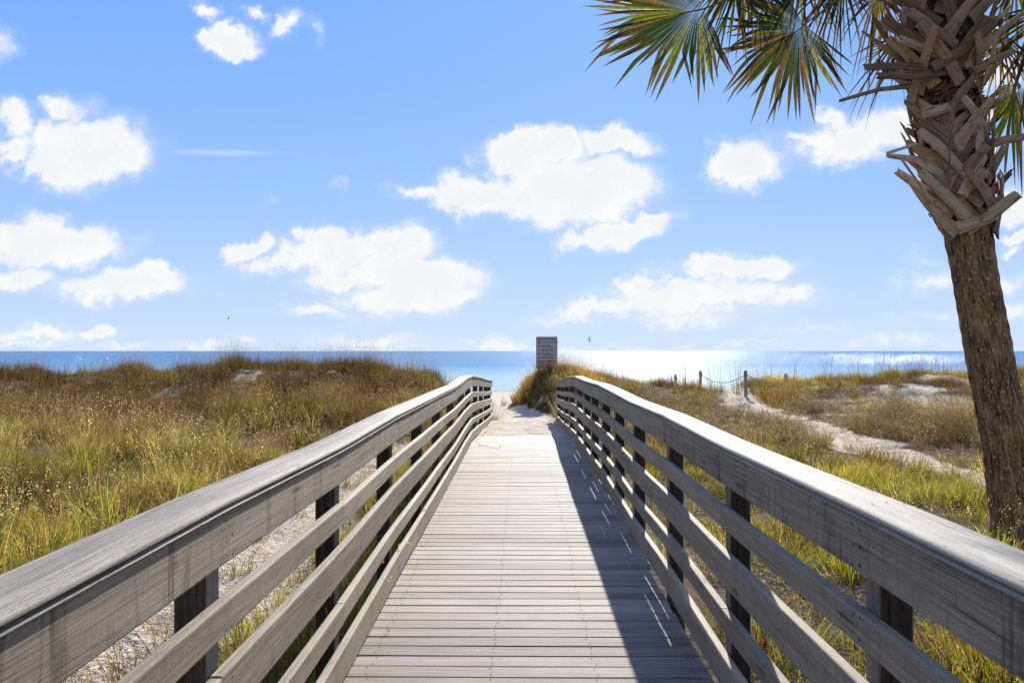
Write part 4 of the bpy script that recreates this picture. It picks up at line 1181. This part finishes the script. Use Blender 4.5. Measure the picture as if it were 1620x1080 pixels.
            for q in range(m):
                t = q / (m - 1)
                w = math.tan(dth / 2) * (L * min(t, fused + 0.12) + 0.008) * 1.06
                if t > fused: w *= max(0.0, 1 - ((t - fused) / (1 - fused)) ** 2.0)
                g = droop * L * t ** 2.2 + (dl - droop) * L * max(0.0, t - fused) * 1.5 + (0.35 * L * (t - kink) if t > kink else 0)
                free = max(0.0, t - fused)
                p = start + d * (L * t) + sidev * (bendang * L * free * 1.6) + Vector((0, 0, -1)) * g + n * (-0.05 * L * (f * f) * t)
                fold = w * 0.42
                V += [p - sidev * w - n * fold, p + n * fold, p + sidev * w - n * fold] if q < m - 1 else [p, p + n * 1e-4, p + n * 2e-4]
                k = smoothstep(tipstart, min(1.0, tipstart + 0.3), t)
                c = tuple(x * (1 - k) + y * k for x, y in zip(base, tip))
                Cc += [c, c, c]
            for q in range(m - 1):
                b = q * 3
                Fc += [(b, b + 1, b + 4, b + 3), (b + 1, b + 2, b + 5, b + 4)]
            out.append((V, Fc, Cc))
        return out
    def tube(pts, r0, r1, flat=0.55):
        V, Fc = [], []
        k = 7
        for i, p in enumerate(pts):
            tan = (pts[min(i + 1, len(pts) - 1)] - pts[max(i - 1, 0)]).normalized()
            sd = tan.cross(Vector((0, 0, 1))); sd = sd.normalized() if sd.length > 1e-3 else Vector((1, 0, 0))
            up = sd.cross(tan); rad = r0 + (r1 - r0) * i / (len(pts) - 1)
            for j in range(k):
                t = 2 * math.pi * j / k
                V.append(p + sd * rad * math.cos(t) + up * rad * flat * math.sin(t))
        for i in range(len(pts) - 1):
            for j in range(k): Fc.append((i * k + j, i * k + (j + 1) % k, (i + 1) * k + (j + 1) % k, (i + 1) * k + j))
        Fc.append(tuple(range(k))[::-1]); Fc.append(tuple((len(pts) - 1) * k + j for j in range(k)))
        return V, Fc
    def frond(hub, axis, normal, Rad, spread, nseg, dry, seed, start=None, droop=0.35, separate=True, sag=0.25, fused=0.45):
        crown = start or Vector((axis_x(5.0), PALM_Y, 4.95))
        mid = crown.lerp(hub, 0.5) + Vector((0, 0, sag))
        pts = [crown * (1 - t) ** 2 + mid * 2 * t * (1 - t) + hub * t * t for t in [i / 10 for i in range(11)]]
        a = axis.normalized()
        pts += [hub + a * (Rad * 0.10), hub + a * (Rad * 0.22)]
        V, Fc = tube(pts, 0.026, 0.009)
        pc = (0.16, 0.17, 0.04) if dry < 0.6 else (0.22, 0.15, 0.08)
        pet = own(mesh_obj("frond", V, Fc, M_FROND, None, smooth=True, attrs={'col': ('FLOAT_COLOR', [(*pc, 1)] * len(V))}))
        segs = fan_segments(hub, axis, normal, Rad, spread, nseg, dry, seed, droop, fused=fused)
        if separate:
            for (v, f, c) in segs:
                mesh_obj("leaf_segment", v, f, M_FROND, pet, attrs={'col': ('FLOAT_COLOR', [(*x, 1) for x in c])})
        else:
            VV, FF, CC = [], [], []
            for (v, f, c) in segs:
                b = len(VV); VV += v; CC += [(*x, 1) for x in c]; FF += [tuple(i + b for i in q) for q in f]
            o = mesh_obj("leaf_blade", VV, FF, M_FROND, pet, attrs={'col': ('FLOAT_COLOR', CC)})
        return pet
    Vv = Vector
    # the fans the photo shows
    frond(at(1112, 14, 7.5), Vv((-0.95, -0.10, -0.22)), Vv((0.15, -0.85, 0.45)), 0.94, R(98), 54, 0.16, 1, droop=0.07, fused=0.60)
    frond(at(1272, 40, 7.75), Vv((-0.72, -0.15, -0.62)), Vv((0.2, -0.9, 0.2)), 0.79, R(108), 54, 0.34, 2, droop=0.10, fused=0.55)
    frond(at(1275, -62, 8.6), Vv((-0.25, 0.1, -0.95)), Vv((0.1, -0.95, -0.2)), 0.72, R(95), 44, 0.55, 3, droop=0.2, fused=0.3)
    frond(at(1190, -75, 8.4), Vv((-0.4, 0.3, -0.8)), Vv((0.1, -0.95, -0.2)), 0.68, R(95), 44, 0.45, 4, droop=0.2, fused=0.35)
    frond(at(1612, 138, 8.6), Vv((-0.35, 0.1, -0.75)), Vv((0.1, -0.9, 0.4)), 0.55, R(85), 24, 0.2, 5, start=Vv((3.95, 8.1, 4.4)), droop=0.5)
    frond(at(1650, 20, 8.3), Vv((-0.25, -0.1, -0.95)), Vv((0, -1, 0)), 0.92, R(95), 42, 0.35, 6, droop=0.2, fused=0.3)
    frond(at(1612, -70, 8.5), Vv((-0.1, 0.1, -0.95)), Vv((0, -1, 0)), 0.85, R(95), 40, 0.4, 7, droop=0.2, fused=0.3)
    frond(at(1335, -38, 8.4), Vv((-0.35, 0.15, -0.9)), Vv((0.1, -0.95, -0.1)), 0.62, R(85), 40, 0.6, 11, droop=0.2, separate=False, fused=0.3)
    frond(at(1168, -48, 8.0), Vv((-0.1, 0.1, -0.95)), Vv((0.1, -0.95, 0.0)), 0.66, R(85), 40, 0.5, 12, droop=0.2, separate=False, fused=0.3)
    # dead fans hanging against the trunk
    frond(at(1432, 62, 8.1), Vv((-0.75, 0.15, -0.5)), Vv((0.2, -0.9, 0.3)), 0.52, R(60), 26, 1.0, 8, start=Vv((3.7, 8.1, 4.6)), droop=0.35, separate=False, sag=0.05, fused=0.25)
    frond(at(1580, 60, 8.2), Vv((0.45, 0.15, -0.75)), Vv((-0.2, -0.9, 0.3)), 0.55, R(70), 28, 0.9, 9, start=Vv((3.9, 8.1, 4.6)), droop=0.35, separate=False, sag=0.05, fused=0.25)
    frond(at(1395, -20, 8.5), Vv((-0.15, 0.2, -0.9)), Vv((0, -1, 0)), 0.6, R(80), 30, 0.8, 10, droop=0.3, separate=False, fused=0.25)
    # the rest of the crown, above and behind the picture's edge
    C0 = Vv((3.8, 8.0, 5.05))
    for i in range(13):
        t = 2.4 * i; el = R(10 + 5.2 * i)
        d = Vv((math.cos(t) * math.cos(el), math.sin(t) * math.cos(el), math.sin(el)))
        hub = C0 + d * rr.uniform(0.9, 1.2) + Vv((0, 0, 0.15))
        if hub.z < 5.75 and hub.y < 8.6: hub.z += 0.7
        ax = (d + Vv((0, 0, -0.35))).normalized()
        frond(hub, ax, Vv((-d.x * 0.4, -d.y * 0.4, 1.0)), rr.uniform(0.85, 1.0), R(100), 40, 0.12, 50 + i, droop=0.25, separate=False)
    return root
build_palm()

# ------------------------------------------------------------------ rope fence on the dune path
M_ROPE = plain("grey_rope", (0.22, 0.20, 0.17), 0.8, 0.2, scale=200.0, bump=0.5)
def rope_post(px, ytop, Y, label, dia=0.115, base=None):
    x = (px - VX) / F * Y; ztop = CAM_Z - (ytop - VY) / F * Y
    g = float(height(np.array(x), np.array(Y)))
    root = empty("rope_fence_post", (x, Y, g)); thing(root, label, "fence post", "rope fence posts along the dune")
    V, W, Fc = [], [], []
    k = 16; H = ztop - g; lv = [-0.4, 0, H * 0.5, H - 0.02, H]; rad = [1, 1, .98, .97, .86]
    for z, q in zip(lv, rad):
        for j in range(k):
            t = 2 * math.pi * j / k
            V.append((dia / 2 * q * math.cos(t), dia / 2 * q * math.sin(t), z)); W.append((z + 5, t * dia / 2, 0))
    for i in range(len(lv) - 1):
        for j in range(k): Fc.append((i * k + j, i * k + (j + 1) % k, (i + 1) * k + (j + 1) % k, (i + 1) * k + j))
    Fc.append(tuple((len(lv) - 1) * k + j for j in range(k)))
    mesh_obj("post_shaft", V, Fc, M_ROPEPOST, root, attrs={'wc': ('FLOAT_VECTOR', W)})
    # rope wound round near the top
    bm = bmesh.new(); zr = H - 0.15
    for s in (0, 0.026):
        ring = []
        for j in range(k):
            t = 2 * math.pi * j / k; row = []
            for q in range(6):
                u = 2 * math.pi * q / 6; rad_ = dia / 2 + 0.008 + 0.013 * math.cos(u)
                row.append(bm.verts.new((rad_ * math.cos(t), rad_ * math.sin(t), zr + s + 0.013 * math.sin(u))))
            ring.append(row)
        for j in range(k):
            for q in range(6):
                bm.faces.new((ring[j][q], ring[(j + 1) % k][q], ring[(j + 1) % k][(q + 1) % 6], ring[j][(q + 1) % 6]))
    me = bpy.data.meshes.new("rope_loop"); bm.to_mesh(me); bm.free(); me.materials.append(M_ROPE)
    link(bpy.data.objects.new("rope_loop", me), root)
    return Vector((x, Y, g + zr))
def rope(p, q, sag, label):
    n = 24; pts = []
    for i in range(n + 1):
        t = i / n; c = p.lerp(q, t); c.z -= sag * 4 * t * (1 - t); pts.append(c)
    V, Fc = [], []
    for i, c in enumerate(pts):
        tan = (pts[min(i + 1, n)] - pts[max(i - 1, 0)]).normalized(); sd = tan.cross(Vector((0, 0, 1))).normalized(); up = sd.cross(tan)
        for j in range(6):
            u = 2 * math.pi * j / 6; V.append(c + sd * 0.013 * math.cos(u) + up * 0.013 * math.sin(u))
    for i in range(n):
        for j in range(6): Fc.append((i * 6 + j, i * 6 + (j + 1) % 6, (i + 1) * 6 + (j + 1) % 6, (i + 1) * 6 + j))
    return thing(mesh_obj("rope", V, Fc, M_ROPE, smooth=True), label, "rope", "ropes of the dune fence")
pA = rope_post(1068, 592, 36.0, "short tan rope post farthest left, half hidden in the dune grass")
pB = rope_post(1107.5, 586, 34.0, "tan rope post second from the left, in grass against the water")
pC = rope_post(1178.5, 585.5, 31.5, "tan rope post on bare sand at the end of the side path")
pD = rope_post(1242, 590.5, 33.0, "rope post buried to its top in the right dune's grass")
rope(pB, pC, 0.30, "deeply sagging rope tied between the grass post and the sand post")
rope(pC, pD, 0.20, "rope running from the sand post to the buried post on the right dune")
M_DRIFT = plain("driftwood", (0.30, 0.26, 0.21), 0.8, 0.2, scale=30.0)

# ------------------------------------------------------------------ beach sign
def build_sign():
    Y = 31.0
    tl = at(848.3, 532.5, Y); br = at(881.7, 571.5, Y)
    w = br.x - tl.x; h = tl.z - br.z; cx = (tl.x + br.x) / 2
    gz = float(height(np.array(cx), np.array(Y)))
    root = empty("beach_sign", (cx, Y, gz))
    thing(root, "beach warning flags sign on a plywood back, standing in the grassy dune mound", "sign")
    white = plain("sign_white_face", (0.42, 0.39, 0.35), 0.4, 0.4, var=0.06, scale=8)
    dark = plain("sign_dark_border", (0.06, 0.055, 0.05), 0.5, 0.4)
    ink = plain("sign_ink", (0.035, 0.035, 0.04), 0.5, 0.3)
    def box(name, x0, x1, y0, y1, z0, z1, mat, par=root, bev=0.002):
        bm = bmesh.new(); bmesh.ops.create_cube(bm, size=1.0)
        for v in bm.verts: v.co = Vector((x0 + (v.co.x + .5) * (x1 - x0), y0 + (v.co.y + .5) * (y1 - y0), z0 + (v.co.z + .5) * (z1 - z0)))
        if bev: bmesh.ops.bevel(bm, geom=list(bm.edges), offset=bev, segments=1, affect='EDGES')
        me = bpy.data.meshes.new(name); bm.to_mesh(me); bm.free(); me.materials.append(mat)
        return link(bpy.data.objects.new(name, me), par)
    zt = tl.z - gz; zb = br.z - gz
    box("backing_board", -w / 2, w / 2, -0.012, 0.012, zb - 0.26, zt, M_BOARDPLY)
    box("sign_post", -w / 2 + 0.05, -w / 2 + 0.139, 0.0145, 0.1035, -0.6, zt - 0.06, M_ROPEPOST)
    box("sign_post", w / 2 - 0.139, w / 2 - 0.05, 0.0145, 0.1035, -0.6, zt - 0.06, M_ROPEPOST)
    box("sign_border", -w / 2 + 0.002, w / 2 - 0.002, -0.0165, -0.0135, zb + 0.0, zt - 0.003, dark, bev=0)
    panel = box("sign_panel", -w / 2 + 0.028, w / 2 - 0.028, -0.0195, -0.017, zb + 0.024, zt - 0.026, white, bev=0)
    def text(body, x, z, size, name="lettering", mat=ink, align='LEFT', fit=None):
        cu = bpy.data.curves.new(name, 'FONT'); cu.body = body; cu.size = size; cu.align_x = align; cu.extrude = 0.0004; cu.offset = 0.0022
        o = bpy.data.objects.new(name, cu); COL.objects.link(o)
        bpy.context.view_layer.update()
        me = bpy.data.meshes.new_from_object(o.evaluated_get(bpy.context.evaluated_depsgraph_get()))
        bpy.data.objects.remove(o)
        k = 1.0
        if fit:
            xs = [v.co.x for v in me.vertices]; k = fit / (max(xs) - min(xs))
        for v in me.vertices: v.co = Vector((x + v.co.x * k, -0.0203 - v.co.z, z + v.co.y))
        me.materials.clear(); me.materials.append(mat); me.name = name
        return link(bpy.data.objects.new(name, me), panel)
    W2 = w / 2
    text("BEACH WARNING FLAGS", 0, zt - 0.105, 0.075, align='CENTER', fit=w - 0.12)
    red = plain("flag_red", (0.42, 0.03, 0.03), 0.5); yel = plain("flag_yellow", (0.55, 0.45, 0.02), 0.5); gre = plain("flag_green", (0.02, 0.16, 0.06), 0.5); pur = plain("flag_purple", (0.10, 0.04, 0.18), 0.5); dred = plain("flag_dark_red", (0.20, 0.015, 0.03), 0.5)
    rows = [(0.20, "WATER CLOSED TO PUBLIC", "", red, True), (0.335, "HIGH HAZARD", "High surf and/or strong currents", dred, False), (0.47, "MEDIUM HAZARD", "Moderate surf and/or currents", yel, False), (0.605, "LOW HAZARD", "Calm conditions, exercise caution", gre, False), (0.74, "MARINE PESTS PRESENT", "", pur, False)]
    for dz, a, b, col, double in rows:
        z = zt - dz
        def flag(zz):
            x0 = -W2 + 0.075
            # a little pennant with a waving lower edge on its staff
            n = 5; V, Fc = [], []
            for i in range(n):
                t = i / (n - 1); wv = 0.006 * math.sin(t * 6.0)
                V += [(x0 + 0.072 * t, -0.0206, zz + 0.022 + wv), (x0 + 0.072 * t, -0.0206, zz - 0.022 + wv)]
            for i in range(n - 1): Fc.append((2 * i + 1, 2 * i + 3, 2 * i + 2, 2 * i))
            V += [(x0 - 0.006, -0.0209, zz + 0.028), (x0, -0.0209, zz + 0.028), (x0, -0.0209, zz - 0.04), (x0 - 0.006, -0.0209, zz - 0.04)]
            Fc.append((2 * n + 3, 2 * n + 2, 2 * n + 1, 2 * n))
            mesh_obj("flag_emblem", V, Fc, [col, ink], panel, mat_idx=[0] * (n - 1) + [1])
        if double: flag(z + 0.03); flag(z - 0.028)
        else: flag(z)
        text(a, -W2 + 0.19, z - 0.008 if not b else z + 0.004, 0.048)
        if b: text(b, -W2 + 0.19, z - 0.044, 0.034)
    return root
build_sign()

# ------------------------------------------------------------------ small things
# dry grass stalks blown onto the end of the boards
def stalk(pts, label):
    P = [Vector(p) for p in pts]; V, Fc = [], []
    for i, p in enumerate(P):
        tan = (P[min(i + 1, len(P) - 1)] - P[max(i - 1, 0)]).normalized(); sd = tan.cross(Vector((0, 0, 1))); sd = sd.normalized() if sd.length > .01 else Vector((1, 0, 0)); up = sd.cross(tan)
        for j in range(5):
            u = 2 * math.pi * j / 5; V.append(p + (sd * math.cos(u) + up * math.sin(u)) * 0.0032)
    for i in range(len(P) - 1):
        for j in range(5): Fc.append((i * 5 + j, i * 5 + (j + 1) % 5, (i + 1) * 5 + (j + 1) % 5, (i + 1) * 5 + j))
    Fc.append(tuple(range(5))[::-1]); Fc.append(tuple((len(P) - 1) * 5 + j for j in range(5)))
    return thing(mesh_obj("grass_stalk", V, Fc, M_SPRIG, smooth=True, attrs={'col': ('FLOAT_COLOR', [(0.22, 0.17, 0.08, 1)] * len(V))}), label, "grass stalk", "dry stalks on the boards")
stalk([(-0.66, 13.6, 0.01), (-0.55, 13.4, 0.03), (-0.42, 13.2, 0.02), (-0.31, 13.1, 0.008)], "long dry grass stalk lying across the sandy boards near the left railing")
stalk([(-0.72, 14.4, 0.0), (-0.66, 14.2, 0.06), (-0.58, 14.1, 0.13), (-0.53, 14.1, 0.20)], "bent dry stalk arching up from the boards by the left railing")
stalk([(-0.32, 13.3, 0.005), (-0.29, 13.5, 0.04), (-0.26, 13.7, 0.10)], "short dry stalk standing at the tip of the long one on the boards")

# two birds over the water
M_BIRD = plain("dark_feathers", (0.06, 0.06, 0.065), 0.7)
def bird(px, py, Y, bank, span, label):
    c = at(px, py, Y); V, Fc = [], []
    sec = [(-0.42, 0.015, 0.0), (-0.30, 0.05, 0.01), (-0.08, 0.085, 0.0), (0.12, 0.075, 0.0), (0.26, 0.045, 0.02), (0.34, 0.05, 0.035), (0.40, 0.03, 0.03), (0.47, 0.006, 0.015)]
    for (x, r, z) in sec:
        for j in range(8):
            t = 2 * math.pi * j / 8; V.append(Vector((x, r * math.cos(t), z + r * 0.85 * math.sin(t))))
    for i in range(len(sec) - 1):
        for j in range(8): Fc.append((i * 8 + j, i * 8 + (j + 1) % 8, (i + 1) * 8 + (j + 1) % 8, (i + 1) * 8 + j))
    Fc.append(tuple(range(8))[::-1]); Fc.append(tuple((len(sec) - 1) * 8 + j for j in range(8)))
    for s in (-1, 1):
        b = len(V)
        for (y, x, ch, z) in ((0.05, 0.12, 0.26, 0.02), (0.35, 0.20, 0.24, 0.16), (0.62, 0.14, 0.19, 0.16), (0.90, -0.02, 0.11, 0.05), (1.05, -0.14, 0.02, 0.0)):
            V += [Vector((x, s * y, z)), Vector((x - ch, s * y, z - 0.01)), Vector((x - ch * .4, s * y, z + 0.02))]
        for i in range(4):
            for j in range(3):
                Fc.append((b + i * 3 + j, b + i * 3 + (j + 1) % 3, b + (i + 1) * 3 + (j + 1) % 3, b + (i + 1) * 3 + j))
    b = len(V)
    V += [Vector((-0.40, 0.02, 0)), Vector((-0.40, -0.02, 0)), Vector((-0.62, -0.10, 0)), Vector((-0.62, 0.10, 0)), Vector((-0.45, 0, 0.02))]
    Fc += [(b, b + 1, b + 2, b + 3), (b, b + 4, b + 1)]
    o = mesh_obj("gull", [v * (span / 2.1) for v in V], Fc, M_BIRD, smooth=True)
    o.location = c; o.rotation_euler = (bank, 0, R(20))
    return thing(o, label, "bird", "birds over the sea")
bird(932, 537, 95, R(62), 0.85, "dark gull banking steeply above the glitter right of the sign")
bird(360, 503, 150, R(35), 1.15, "tiny dark gull high over the left dune crest")
